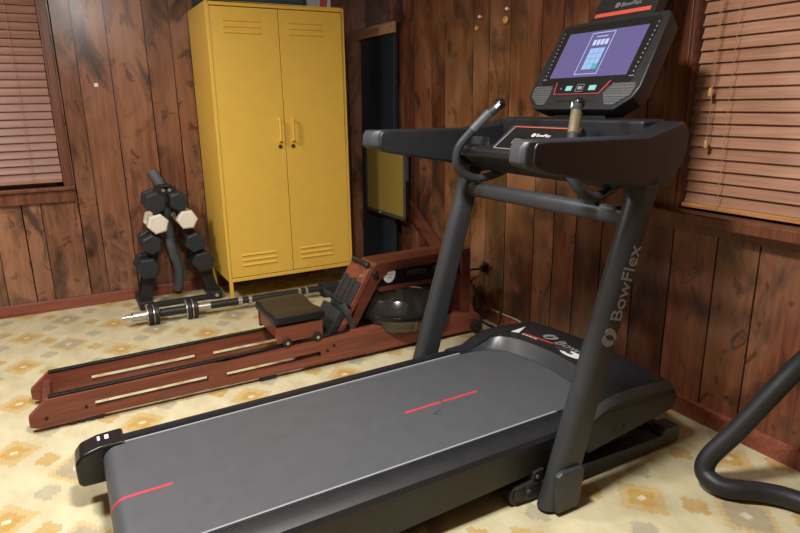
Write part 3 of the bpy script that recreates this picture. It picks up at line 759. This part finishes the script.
# ------------------------------------------------------------------ treadmill
YC = 1.69
def bz(x): return .2042+.0165*x                        # belt surface height
def treadmill():
    t = thing('treadmill', 'large charcoal treadmill with lit screen and side arms in the middle of the room', 'treadmill', (.95, YC, 0))
    S = (-1, 1)
    def yy(s, d0, d1): return (YC+s*d0, YC+s*d1) if s > 0 else (YC-d1, YC-d0)
    # belt: closed loop round the rear roller
    def loop(off, x_end=1.62):
        r = .047+off; cx = .035; zc = bz(cx)-.047
        top = [(x_end, bz(x_end)+off)] + [(x, bz(x)+off) for x in (1.2, .8, .4)]
        arc = [(cx+r*math.cos(a), zc+r*math.sin(a)) for a in [PI/2+PI*k/14 for k in range(15)]]
        return top, arc, (x_end, bz(x_end)-.094)
    top, arc, endp = loop(0)
    belt = obj('running_belt', MB().xz(top+arc+[endp], YC-.287, YC+.287), 'belt', t)
    # red stripes on the belt
    def stripe(xa, xb):
        lo = [(xa, bz(xa)), (xb, bz(xb))]; hi = [(xb, bz(xb)+.0007), (xa, bz(xa)+.0007)]
        return MB().xz(lo+hi, YC-.026, YC-.014)
    for xa, xb in ((.922, 1.068), (1.079, 1.226)): obj('stripe', stripe(xa, xb), 'red', belt, label='red stripe on the belt')
    _, a1, _ = loop(0); _, a2, _ = loop(.0007)
    obj('stripe', MB().xz([(.155, bz(.155))]+a1[:9]+a2[:9][::-1]+[(.155, bz(.155)+.0007)], YC-.026, YC-.014), 'red', belt, label='red stripe wrapping over the rear roller')
    sc = MB(); 
    for (x, y, l, an) in ((1.02, 1.615, .05, .4), (1.015, 1.60, .03, -.9), (1.035, 1.605, .02, 1.3)):
        c, s_ = math.cos(an), math.sin(an)
        sc.prism([(x-l/2*c, y-l/2*s_), (x+l/2*c, y+l/2*s_), (x+l/2*c, y+l/2*s_+.002), (x-l/2*c, y-l/2*s_+.002)], lambda u, v, q: (u, v, bz(u)+q), -.001, .0006)
    obj('scuff_mark', sc, 'plastic', belt, label='dark scuff mark')
    # side rails
    for s in S:
        sec = [(.287, .002), (.293, .004), (.297, .005), (.352, .001), (.372, -.008), (.381, -.022), (.381, -.040), (.287, -.040)]
        rings = []
        for x in (.05, 1.42):
            rings.append([(x, YC+s*d, bz(x)+h) for d, h in sec])
        fr = obj('foot_rail', MB().loft(rings), 'rib', t)
        rb = MB()
        for k in range(7):
            d = .300+.007*k; rb.loft([[(x, YC+s*(d+e), bz(x)+.0048-(d-.306)*.11+h) for e, h in ((0, -.002), (0, .0012), (.003, .0007), (.003, -.002))] for x in (.058, 1.38)])
        obj('tread_ribs', rb, 'plastic', fr)
        st = MB(); st.loft([[(x, YC+s*d, bz(x)+h) for d, h in ((.2865, -.002), (.2865, .0062), (.2935, .0066), (.2935, -.002))] for x in (.058, 1.36)])
        obj('silver_strip', st, 'silver', fr)
        # steel side frame
        bot = lambda x: .027+.055*x
        f = MB(); y0, y1 = yy(s, .345, .374)
        f.xz([(.02, .040), (.02, bz(.02)-.036), (1.50, bz(1.5)-.034), (1.50, bot(1.5)), (.7, bot(.7)), (.1, bot(.1))], y0, y1)
        obj('side_frame', f, 'steel_dark', t, bev=.004)
        # rear end cap
        c = MB(); 
        prof = [(.058, bz(.06)+.009), (-.02, bz(-.02)+.006), (-.070, bz(-.06)-.008), (-.092, bz(-.08)-.034), (-.090, .096), (-.076, .084), (.058, .084)]
        y0, y1 = yy(s, .290, .392)
        c.xz(prof, y0, y1); cap = obj('rear_end_cap', c, 'plastic_gloss', t, bev=.012, seg=3)
        if s > 0:
            dl = MB()
            for dx, wv in ((0, .008), (.022, .012)):
                dl.xy([(-.020+dx, YC+.338), (-.020+wv+dx, YC+.338), (-.020+wv+dx, YC+.366), (-.020+dx, YC+.366)], 0, .002)
            dl.xform(Matrix.Translation((0, 0, bz(-.01)+.0062)))
            obj('warning_print', dl, 'white', cap, label='small white printed marks')
        ft = MB(); a, b_ = yy(s, .325, .365); ft.cyl((.20, (a+b_)/2, .0), (.20, (a+b_)/2, .08), .02, 18); obj('rear_foot', ft, 'iron', t)
    # cross members under the deck
    for xa, za in ((.3, .07), (.9, .09)): obj('cross_member', MB().box(xa, xa+.06, YC-.35, YC+.35, za, za+.06), 'steel_dark', t)
    dk = MB(); dk.xz([(.09, bz(.09)-.02), (1.5, bz(1.5)-.02), (1.5, bz(1.5)-.06), (.09, bz(.09)-.06)], YC-.345, YC+.345); obj('deck_board', dk, 'plastic', t)
    # motor hood: low black cover with a charcoal band curving round the end of the belt
    LU = [((1.350, .288, bz(1.35)+.002), (1.362, .300, bz(1.36)+.010)), ((1.390, .286, bz(1.39)+.002), (1.420, .304, .232)), ((1.433, .282, bz(1.43)+.002), (1.470, .304, .256)),
          ((1.475, .268, bz(1.47)+.002), (1.515, .300, .270)), ((1.513, .246, bz(1.51)+.002), (1.556, .278, .277)), ((1.545, .200, bz(1.54)+.002), (1.586, .215, .2795)),
          ((1.563, .140, bz(1.56)+.002), (1.603, .150, .2805)), ((1.575, .060, bz(1.57)+.002), (1.613, .060, .281)), ((1.578, 0, bz(1.57)+.002), (1.616, 0, .281))]
    U = [(u[1], u[0]) for _, u in LU][::-1]
    def xu(d):
        for (d0, x0), (d1, x1) in zip(U[:6], U[1:6]):
            if d0 <= d <= d1: return x0+(x1-x0)*(d-d0)/(d1-d0)
        return U[5][1]
    xf = lambda d: 1.898-.045*(abs(d)/.384)**2
    H = MB(); rings = []
    for k in range(25):
        d = -.300+.025*k; x = xu(abs(d)); f = xf(d)
        rings.append([(x, YC+d, .2795), (1.76, YC+d, .2710), (f-.035, YC+d, .259), (f-.006, YC+d, .248), (f, YC+d, .236), (f-.020, YC+d, .165), (1.80, YC+d, .150), (1.50, YC+d, .116), (x, YC+d, .150)])
    H.loft(rings)
    for s in S:
        rings = []
        for d, dz in ((.296, 0), (.364, 0), (.386, -.022), (.386, -.040)):
            f = xf(d); top_ = [(1.340, bz(1.34)+.003), (1.42, .232), (1.47, .256), (1.515, .270), (1.56, .277), (1.62, .2795), (1.76, .2710), (f-.035, .259), (f-.006, .248)]
            rings.append([(x, YC+s*d, max(z+dz, .168)) for x, z in top_] + [(f, YC+s*d, min(.236, .236+dz)), (f-.020, YC+s*d, .160), (1.80, YC+s*d, .152), (1.49, YC+s*d, .112), (1.40, YC+s*d, .12), (1.340, YC+s*d, .16)])
        H.loft(rings)
    hood = obj('motor_hood', H, 'plastic', t, ang=28)
    path = [(l, u, -1) for l, u in LU] + [(l, u, 1) for l, u in LU[::-1][1:]]
    B = MB(); rb = []
    for l, u, sg_ in path:
        y_ = lambda p, e=0: YC+sg_*(p[1]+e)
        rb.append([(l[0], y_(l), l[2]), (u[0]-.004, y_(u), u[2]-.006), (u[0]+.002, y_(u), u[2]+.0008), (u[0]+.012, y_(u, .002), u[2]-.004), (l[0]+.014, y_(l, .004), l[2]-.004)])
    B.loft(rb); obj('hood_band', B, 'band', hood, ang=40)
    for s in S:
        e = MB(); pts = [(1.425, .2335), (1.47, .256), (1.515, .270), (1.56, .277), (1.62, .2795), (1.76, .2710), (1.830, .2605), (1.846, .252)]
        e.loft([[(x, YC+s*(.364+a), z+b_) for a, b_ in ((.001, .0006), (.0225, -.0215), (.0225, -.0245), (.001, -.004))] for x, z in pts])
        obj('hood_edge_gleam', e, 'edge', hood)  # strip laid over the chamfer as its painted gleam
        sk = MB(); y0, y1 = yy(s, .330, .3872)
        sk.xz([(1.40, .190), (1.50, .235), (1.842, .224), (1.862, .200), (1.846, .158), (1.42, .101)], y0, y1)
        obj('hood_skirt', sk, 'steel_dark', hood, bev=.003)
        for x, z in ((1.545, .150), (1.59, .157)): obj('screw', MB().cyl((x, YC+s*.386, z), (x, YC+s*.390, z), .006, 12), 'iron', hood)
    # printing on the hood: text runs towards -Y, letter tops towards +X
    top_z = lambda x: .279-(x-1.66)*.0727+.0014
    sl = Vector((1, 0, -.0727))
    o = (1.702, 1.788, top_z(1.702)); obj('logo_text', text_mb('BowFlex', .070, frame(o, (0, -1, 0), sl), sx=1.05, bold=.0006), 'greyprint', hood, label='light grey brand lettering')
    mk = MB(); logo_mark(mk, frame((1.733, 1.842, top_z(1.733)), (0, -1, 0), sl), .070); obj('logo_mark', mk, 'greyprint', hood)
    def flat(pts, m, n, lab=None):
        mb = MB(); mb.prism(pts, lambda u, v, q: (u, v, top_z(u)+q-.001), -.001, .0012); obj(n, mb, m, hood, label=lab)
    flat([(1.622, 1.965), (1.645, 1.940), (1.728, 1.995)], 'white', 'warning_triangle', 'white triangular sticker')
    rnd = random.Random(4)
    for k, (x0, y0_, y1_, mt) in enumerate(((1.661, 1.925, 1.765, 'redlit'), (1.653, 1.925, 1.785, 'redlit'), (1.644, 1.922, 1.845, 'white'))):
        rows = MB(); y = y0_
        while y > y1_:
            l = rnd.uniform(.006, .016); x = x0+(y0_-y)*.20
            rows.prism([(x, y), (x+.0042, y), (x+.0042+l*.2, y-l), (x+l*.2, y-l)], lambda u, v, q: (u, v, top_z(u)+q), -.001, .0005); y -= l+.004
        obj('warning_lines', rows, mt, hood, label='small printed warning lines')
    bd = MB(); bd.prism([(1.672+.026*math.cos(a), 1.655+.058*math.sin(a)) for a in [2*PI*k/24 for k in range(24)]], lambda u, v, q: (u, v, top_z(u)+q), -.001, .0006); bdg = obj('badge_sticker', bd, 'white', hood, label='oval white and black sticker')
    bd = MB(); bd.prism([(1.682+.022*math.cos(a), 1.712+.040*math.sin(a)) for a in [2*PI*k/20 for k in range(20)]], lambda u, v, q: (u, v, top_z(u)+q), -.001, .0007); bd.prism([(1.672+.010*math.cos(a), 1.665+.018*math.sin(a)) for a in [2*PI*k/20 for k in range(20)]], lambda u, v, q: (u, v, top_z(u)+q), -.001, .0009); obj('badge_print', bd, 'tray', hood)
    # base frame
    for s in S:
        y0, y1 = yy(s, .325, .387)
        m = MB(); m.xz([(1.16, .010), (1.16, .068), (1.80, .056), (1.812, .082), (1.885, .078), (1.897, .066), (1.895, .010)], y0, y1)
        obj('base_bar', m, 'steel', t, bev=.004)
        for xf_ in (1.865, 1.25): obj('rubber_foot', MB().cyl((xf_, (y0+y1)/2, 0), (xf_, (y0+y1)/2, .012), .019, 18), 'iron', t)
        # bracket with transport wheel behind the post
        b = MB(); y0, y1 = yy(s, .330, .385)
        b.xz([(1.115, .030), (1.120, .068), (1.185, .074), (1.192, .105), (1.232, .108), (1.24, .012), (1.15, .010)], y0, y1); br = obj('wheel_bracket', b, 'steel_dark', t, bev=.003)
        ym = (y0+y1)/2; w_ = MB(); w_.cyl((1.134, ym-.02, .034), (1.134, ym+.02, .034), .034, 24); obj('transport_wheel', w_, 'iron', br, bev=.004)
        sw = MB(); ys = YC+s*.3855; 
        for x, z in ((1.205, .085), (1.17, .045)): sw.cyl((x, ys-.002*s, z), (x, ys+.003*s, z), .007, 12)
        obj('bolt', sw, 'alu', br)
    lk = MB(); lk.xz([(1.50, .056), (1.55, .092), (1.70, .112), (1.74, .105), (1.83, .062), (1.80, .050), (1.71, .085), (1.60, .078), (1.54, .046)], YC-.30, YC-.27); lk.xz([(1.50, .056), (1.55, .092), (1.70, .112), (1.74, .105), (1.83, .062), (1.80, .050), (1.71, .085), (1.60, .078), (1.54, .046)], YC+.27, YC+.30)
    lk.box(1.69, 1.73, YC-.30, YC+.30, .08, .112)
    obj('incline_link', lk, 'steel_dark', t, bev=.002)
    for xa, xb in ((1.82, 1.87), (1.22, 1.26)): obj('base_crossbar', MB().box(xa, xb, YC-.33, YC+.33, .02, .061), 'steel_dark', t)
    mt = MB(); mt.cyl((1.30, YC, .06), (1.66, YC, .10), .03, 18); obj('incline_motor', mt, 'iron', t)
    # uprights
    for s in S:
        y0, y1 = yy(s, .402, .470)
        r0 = lambda z: 1.175+.302*(z-.022); r1 = lambda z: 1.280+.274*(z-.022)
        n = 8; rings = []
        for z in (.012, 1.01):
            a, b_ = r0(z), r1(z); rr = .034
            pts = []
            for cx, cy, a0 in ((a+rr, y0+rr, PI), (b_-.008, y0+.008, 1.5*PI), (b_-.008, y1-.008, 0), (a+rr, y1-rr, PI/2)):
                R_ = rr if cx == a+rr else .008
                pts += [(cx+R_*math.cos(a0+PI/2*k/5), cy+R_*math.sin(a0+PI/2*k/5), z) for k in range(6)]
            rings.append(pts)
        up = obj('upright', MB().loft(rings), 'steel', t)
        pb = MB(); ya, yb = yy(s, .466, .488)
        pb.xz([(1.200, .012), (1.196, .140), (1.214, .152), (1.300, .148), (1.306, .136), (1.292, .026), (1.280, .012)], ya, yb); obj('foot_cover', pb, 'steel', up, bev=.006)
        if s < 0:
            d = Vector((.279, 0, 1)).normalized(); ys = y0-.0006
            o = Vector((1.428, ys, .597)); 
            obj('logo_text', text_mb('BowFlex', .068, frame(o, d, (-1, 0, .279)), sx=1.0, bold=.0004), 'greyprint', up, label='light grey brand lettering running up the post')
            mk = MB(); logo_mark(mk, frame((1.388, ys, .554), d, (-1, 0, .279)), .064); obj('logo_mark', mk, 'greyprint', up)
    # crossbar between the uprights
    cr = MB(); rings = []
    for k in range(13):
        u = -1+2*k/12; y = YC+u*.415; x = 1.486-.040*(1-u*u); zc = .906+.010*(1-u*u)-.003*u
        a, h = .019, .027
        rings.append([(x-a, y, zc-h*.7), (x-a, y, zc+h*.6), (x-a*.5, y, zc+h), (x+a*.6, y, zc+h), (x+a, y, zc+h*.6), (x+a, y, zc-h*.7), (x+a*.5, y, zc-h), (x-a*.5, y, zc-h)])
    cr.loft(rings); obj('crossbar', cr, 'steel', t, ang=50)
    # console base
    con = MB()
    con.xz([(1.40, 1.052), (1.395, 1.078), (1.42, 1.090), (1.60, 1.096), (1.60, 1.190), (1.70, 1.192), (1.735, 1.15), (1.72, 1.03), (1.66, .985), (1.50, .985)], YC-.35, YC+.35)
    body = obj('console_body', con, 'plastic', t, bev=.010, seg=3)
    # accessory tray with red edge
    m4 = frame((1.418, YC+.165, 1.086), (0, -1, 0), (.092, 0, .074))
    def on(m, pts, a, b_): return MB().prism(pts, lambda u, v, q: tuple(m @ Vector((u, v, q))), a, b_)
    L = .118
    ac = on(m4, [(-.02, -.01), (.35, -.01), (.345, L+.012), (-.015, L+.012)], -.03, 0); acc = obj('accessory_tray', ac, 'tray', body, bev=.004)
    obj('tray_mat', on(m4, [(0, 0), (.33, 0), (.318, L), (.012, L)], 0, .0015), 'plastic_gloss', acc)
    ed = MB()
    for pts in ([(.012, L-.0025), (.318, L-.0025), (.318, L+.001), (.012, L+.001)],): ed.prism(pts, lambda u, v, q: tuple(m4 @ Vector((u, v, q))), .001, .003)
    obj('tray_edge', ed, 'redlit', acc, label='thin red edge line')
    ed = MB()
    for pts in ([(-.001, 0), (.0025, 0), (.0145, L), (.011, L)], [(0, -.001), (.33, -.001), (.33, .002), (0, .002)]): ed.prism(pts, lambda u, v, q: tuple(m4 @ Vector((u, v, q))), .001, .003)
    obj('tray_edge', ed, 'silver', acc, label='silver edge line')
    m5 = m4 @ Matrix.Translation((.165, .072, .0018))
    obj('logo_text', text_mb('BowFlex', .020, m5, ext=.0003), 'white', acc, label='small white brand lettering')
    mk = MB(); logo_mark(mk, m4 @ Matrix.Translation((.150, .078, .0018)), .020, .0004); obj('logo_mark', mk, 'white', acc)
    pw = MB()
    for pts in ([(.07, .030), (.12, .030), (.12, .032), (.07, .032)], [(.07, .052), (.12, .052), (.12, .054), (.07, .054)], [(.07, .030), (.072, .030), (.072, .054), (.07, .054)]): pw.prism(pts, lambda u, v, q: tuple(m4 @ Vector((u, v, q))), .001, .0025)
    obj('symbol_print', pw, 'silver', acc)
    # side arms with storage bins
    for s in S:
        arm = MB()
        OUT = [(1.052, 1.100), (1.056, 1.140), (1.066, 1.154), (1.10, 1.156), (1.48, 1.151), (1.58, 1.168), (1.690, 1.188), (1.722, 1.16), (1.722, 1.09), (1.68, 1.040), (1.61, .990), (1.53, .990), (1.42, 1.010), (1.10, 1.070), (1.062, 1.088)]
        def inw(x): return 0 if x < 1.48 else (x-1.48)*.22
        def rg(d, k, dz=0):
            cx, cz = 1.37, 1.10
            return [(cx+(x-cx)*k, YC+s*(d-inw(x)), cz+(z-cz)*(k if dz == 0 else dz)) for x, z in OUT]
        arm.loft([rg(.382, .985, .90), rg(.390, 1), rg(.468, 1), rg(.478, .993, .93)])
        ao = obj('side_arm', arm, 'plastic', body, bev=.005, ang=25)
        tip = MB(); tip.loft([[(x+dx, YC+s*d, z) for x, z in ((1.018, 1.100), (1.022, 1.138), (1.034, 1.156), (1.068, 1.1565), (1.068, 1.082), (1.030, 1.089))] for d, dx in ((.390, .032), (.406, .012), (.462, 0), (.474, .010))])
        obj('arm_tip', tip, 'steel', ao, bev=.005, label='grey cap at the rear end of the arm')
        bn = MB(); a, b_ = yy(s, .265, .392)
        bn.box(1.40, 1.43, a, b_, 1.05, 1.085); bn.box(1.43, 1.62, a, b_, 1.05, 1.075); obj('bin_floor', bn, 'tray', body, bev=.004)
        dv = MB(); dv.box(1.50, 1.505, a, b_, 1.06, 1.135) if s < 0 else dv.box(1.47, 1.475, a, b_, 1.06, 1.12)
        obj('bin_divider', dv, 'tray', body, bev=.002)
        hm = MB(); y = YC+s*.43; hm.box(1.475, 1.565, y-.030, y+.030, .972, 1.03); obj('post_collar', hm, 'plastic', body, bev=.006)
        # handlebar
        P = [(1.60, .285, 1.000), (1.53, .293, .972), (1.45, .312, .958), (1.385, .318, .985), (1.350, .312, 1.03), (1.352, .298, 1.085), (1.385, .270, 1.14), (1.425, .235, 1.195), (1.452, .212, 1.224), (1.468, .202, 1.242)]
        hb = MB(); hb.tube([(x, YC+s*d, z) for x, d, z in P], .0165, 18); h = obj('handlebar', hb, 'steel', t)
        e = Vector((1.470, YC+s*.201, 1.245)); kn = MB(); kn.sphere(e, .0205); obj('grip_end', kn, 'plastic_gloss', h)
        bt = MB(); ax = Vector((1.468-1.425, s*(.202-.235), 1.242-1.19)).normalized()
        side = Vector((-.55, -.80*s, .2)); side = (side-ax*side.dot(ax)).normalized()
        m = frame(e-ax*.012+side*.0185, ax, side.cross(ax))
        obj('speed_button', on(m, [(-.011, -.006), (.011, -.006), (.011, .006), (-.011, .006)], -.004, .003), 'white', h, bev=.002)
        ga = Vector((1.392, YC+s*.262, 1.150)); gb = Vector((1.440, YC+s*.222, 1.215))
        gp = MB()
        c0 = (gb-ga); ax2 = c0.normalized(); sd = Vector((-.55, -.80, .25)); sd = (sd-ax2*sd.dot(ax2)).normalized(); w2 = ax2.cross(sd)
        rings = []
        for q in (0, 1):
            p = ga+c0*q
            rings.append([tuple(p+(sd*math.cos(a)+w2*math.sin(a))*.0185) for a in [-1.2+2.4*k/8 for k in range(9)]]+[tuple(p+(sd*math.cos(a)+w2*math.sin(a))*.0150) for a in [1.2-2.4*k/8 for k in range(9)]])
        gp.loft(rings); obj('pulse_plate', gp, 'tan_plate' if s < 0 else 'steel_light', h, label='metal pulse plate')
    # screen head
    W = Vector((0, -1, 0)); U = Vector((.51, 0, .86)).normalized()
    m = frame((1.628, YC, 1.222), W, U)                # local z points to the runner?  W x U
    zdir = (m.to_3x3() @ Vector((0, 0, 1)))
    sg = 1 if zdir.x < 0 else -1
    def put(pts, a, b_): return MB().prism(pts, lambda u, v, q: tuple(m @ Vector((u, v, q*sg))), a, b_)
    outl = [(-.194, 0), (.194, 0), (.252, .045), (.266, .085), (.250, .348), (.236, .366), (-.232, .366), (-.246, .346), (-.266, .085), (-.252, .045)]
    def sc_(k, dv=.18): return [(u*k, dv+(v-dv)*k) for u, v in outl]
    hd = MB(); hd.loft([[tuple(m @ Vector((u, v, q*sg))) for u, v in o_] for q, o_ in ((-.095, sc_(.80)), (-.070, sc_(.95)), (-.012, sc_(1.0)), (-.004, sc_(1.0)), (0, sc_(.985)))])
    head = obj('screen_housing', hd, 'plastic', t, bev=.003)
    obj('bezel', put([(-.215, .092), (.215, .092), (.226, .335), (.212, .350), (-.212, .350), (-.226, .335)], 0, .0012), 'plastic_gloss', head)
    scr = obj('screen', put([(-.184, .130), (.184, .130), (.184, .318), (-.184, .318)], .0005, .0025), 'screen', head, label='lit purple screen showing a keypad')
    ln = MB()
    def q4(mb, u0, u1, v0, v1, a=.0022, b_=.0032): mb.prism([(u0, v0), (u1, v0), (u1, v1), (u0, v1)], lambda u, v, q: tuple(m @ Vector((u, v, q*sg))), a, b_)
    u0, u1, v0, v1 = -.062, .046, .140, .310; lw = .0018
    q4(ln, u0, u1, v0, v0+lw); q4(ln, u0, u1, v1-lw, v1); q4(ln, u0, u0+lw, v0, v1); q4(ln, u1-lw, u1, v0, v1)
    q4(ln, -.035, .018, .292, .2945)
    for k in range(4): q4(ln, -.040+.019*k, -.026+.019*k, .258, .280)
    obj('screen_outline', ln, 'screen_ui', scr)
    ky = MB()
    for r in range(4):
        for c in range(3):
            if (r, c) == (0, 2): continue
            q4(ky, -.038+.0235*c, -.0165+.0235*c, .160+.0215*r, .180+.0215*r)
    obj('keypad', ky, 'screen_key', scr)
    kt = MB(); q4(kt, -.038+.0235*2, -.0165+.0235*2, .160, .180); obj('enter_key', kt, 'screen_teal', scr)
    dots = MB()
    for s2 in (-1, 1):
        for k in range(13):
            u = s2*(.2085+.0008*k); v = .125+.0165*k
            if k == 0: q4(dots, u-.010, u+.010, v-.0015, v+.0015, .0008, .0018)
            else: q4(dots, u-.0022, u+.0022, v-.0028, v+.0028, .0008, .0018)
    obj('quick_key_print', dots, 'greyprint', head)
    # key panel and speakers
    pn = obj('key_panel', put([(-.118, .062), (.100, .062), (.130, .112), (-.130, .112)], .0003, .0018), 'plastic_gloss', head)
    rl = MB()
    for pts in ([(-.120, .060), (.102, .060), (.102, .0622), (-.120, .0622)], [(-.132, .108), (-.129, .112), (-.1175, .063), (-.1205, .060)], [(.132, .108), (.129, .112), (.0995, .063), (.1025, .060)]):
        rl.prism(pts, lambda u, v, q: tuple(m @ Vector((u, v, q*sg))), .001, .0028)
    obj('panel_trim', rl, 'red', pn, label='red trim line')
    for ua, ub in ((-.068, -.040), (.045, .076)):
        kb = MB(); q4(kb, ua, ub, .075, .093, .0012, .004); obj('lit_button', kb, 'button', pn)
    kb = MB()
    for (a, b_, c, d_) in ((-.018, .018, .070, .0715), (-.018, .018, .098, .0995), (-.018, -.0165, .070, .0995), (.0165, .018, .070, .0995)): q4(kb, a, b_, c, d_, .0012, .003)
    obj('centre_button', kb, 'greyprint', pn)
    ct = MB(); q4(ct, -.010, .010, .079, .091, .0012, .003); q4(ct, -.096, -.091, .081, .087, .0012, .003); obj('button_print', ct, 'greyprint', pn)
    for s2 in (-1, 1):
        obj('speaker_grille', put([(s2*.148, .020), (s2*.185, .016), (s2*.238, .052), (s2*.246, .085), (s2*.240, .100), (s2*.146, .100), (s2*.120, .062)] if s2 > 0 else [(s2*.150, .020), (s2*.185, .016), (s2*.238, .052), (s2*.246, .085), (s2*.240, .098), (s2*.148, .098), (s2*.140, .062)], .0003, .0022), 'speaker', head, bev=.001)
    sl_ = MB(); q4(sl_, -.09, .075, .030, .036, .0002, .0012); obj('slot', sl_, 'lockdark', head)
    nk = MB(); nk.xz([(1.66, 1.15), (1.675, 1.215), (1.72, 1.30), (1.80, 1.30), (1.73, 1.15)], YC-.13, YC+.13); obj('neck', nk, 'plastic', t, bev=.01)
    # device holder above the screen
    hl = MB(); hl.loft([[tuple(m @ Vector((u, v, q*sg))) for u, v in o_] for q, o_ in ((-.07, [(-.145, .355), (.145, .355), (.135, .56), (-.135, .56)]), (-.024, [(-.150, .350), (.150, .350), (.140, .57), (-.140, .57)]))])
    hold = obj('device_holder', hl, 'plastic', head, bev=.006)
    obj('holder_strip', put([(-.128, .396), (.128, .396), (.127, .412), (-.127, .412)], -.0245, -.0215), 'redlit', hold, label='red strip on the device holder')
    m6 = m @ Matrix.Translation((-.02, .430, -.0235*sg))
    mk = MB(); logo_mark(mk, m @ Matrix.Translation((-.038, .439, -.0238*sg)), .024, .0006); obj('logo_mark', mk, 'greyprint', hold)
    obj('logo_text', text_mb('BowFlex', .026, m6, ext=.0006), 'greyprint', hold, label='small grey brand lettering')
treadmill()

# ------------------------------------------------------------------ bent black tube at the right edge
BENT = [(2.04, .80, .72), (2.0, .88, .575), (1.95, .955, .44), (1.88, 1.0, .325), (1.80, 1.045, .20), (1.735, 1.085, .105), (1.712, 1.080, .055), (1.712, 1.030, .036), (1.745, .985, .035), (1.80, .940, .035), (1.845, .875, .035), (1.87, .78, .035), (1.88, .62, .035), (1.88, .4, .035)]
tb = MB(); tb.tube([(x+.018*min(1, max(0, (.5-z)/.4)), y, z) for x, y, z in BENT], .0315, 22, smooth=10)
tag(obj('bent_machine_tube', tb, 'bentblack', loc=(1.8, .95, 0)), 'thick bent matte black tube of an exercise machine at the right edge', 'exercise machine')

# ------------------------------------------------------------------ light
def area(name, loc, size, power, col, rot=(0,0,0)):
    l = bpy.data.lights.new(name, 'AREA'); l.shape = 'DISK'; l.size = size; l.energy = power; l.color = col
    o = bpy.data.objects.new(name, l); COL.objects.link(o); o.location = loc; o.rotation_euler = rot
    return o
area('ceiling_lamp_light', (.38, 1.18, 2.31), .36, 68, (1, .955, .89))
area('ceiling_lamp_light', (-.7, 2.7, 2.36), .36, 46, (1, .955, .90))
wd = bpy.data.worlds.new('world'); SC.world = wd; wd.use_nodes = True
bg = wd.node_tree.nodes['Background']; bg.inputs[0].default_value = (.55, .65, .85, 1); bg.inputs[1].default_value = .6

# ------------------------------------------------------------------ camera
F, yaw, pit, roll = 611.383, .499829149, .262428887, .0155558930
fw = Vector((math.sin(yaw)*math.cos(pit), math.cos(yaw)*math.cos(pit), -math.sin(pit)))
rt = Vector((math.cos(yaw), -math.sin(yaw), 0)); dn = fw.cross(rt)
r2 = rt*math.cos(roll)+dn*math.sin(roll); d2 = dn*math.cos(roll)-rt*math.sin(roll)
cam = bpy.data.cameras.new('camera'); co = bpy.data.objects.new('camera', cam); COL.objects.link(co)
mm = Matrix((r2, -d2, -fw)).transposed().to_4x4(); mm.translation = (0, 0, 1.256); co.matrix_world = mm
cam.sensor_fit = 'HORIZONTAL'; cam.sensor_width = 36; cam.lens = F*36/800; cam.clip_start = .02
SC.camera = co
vs = SC.view_settings; vs.view_transform = 'Standard'; vs.look = 'None'; vs.gamma = 1; vs.use_curve_mapping = False
vs.exposure = 0.12
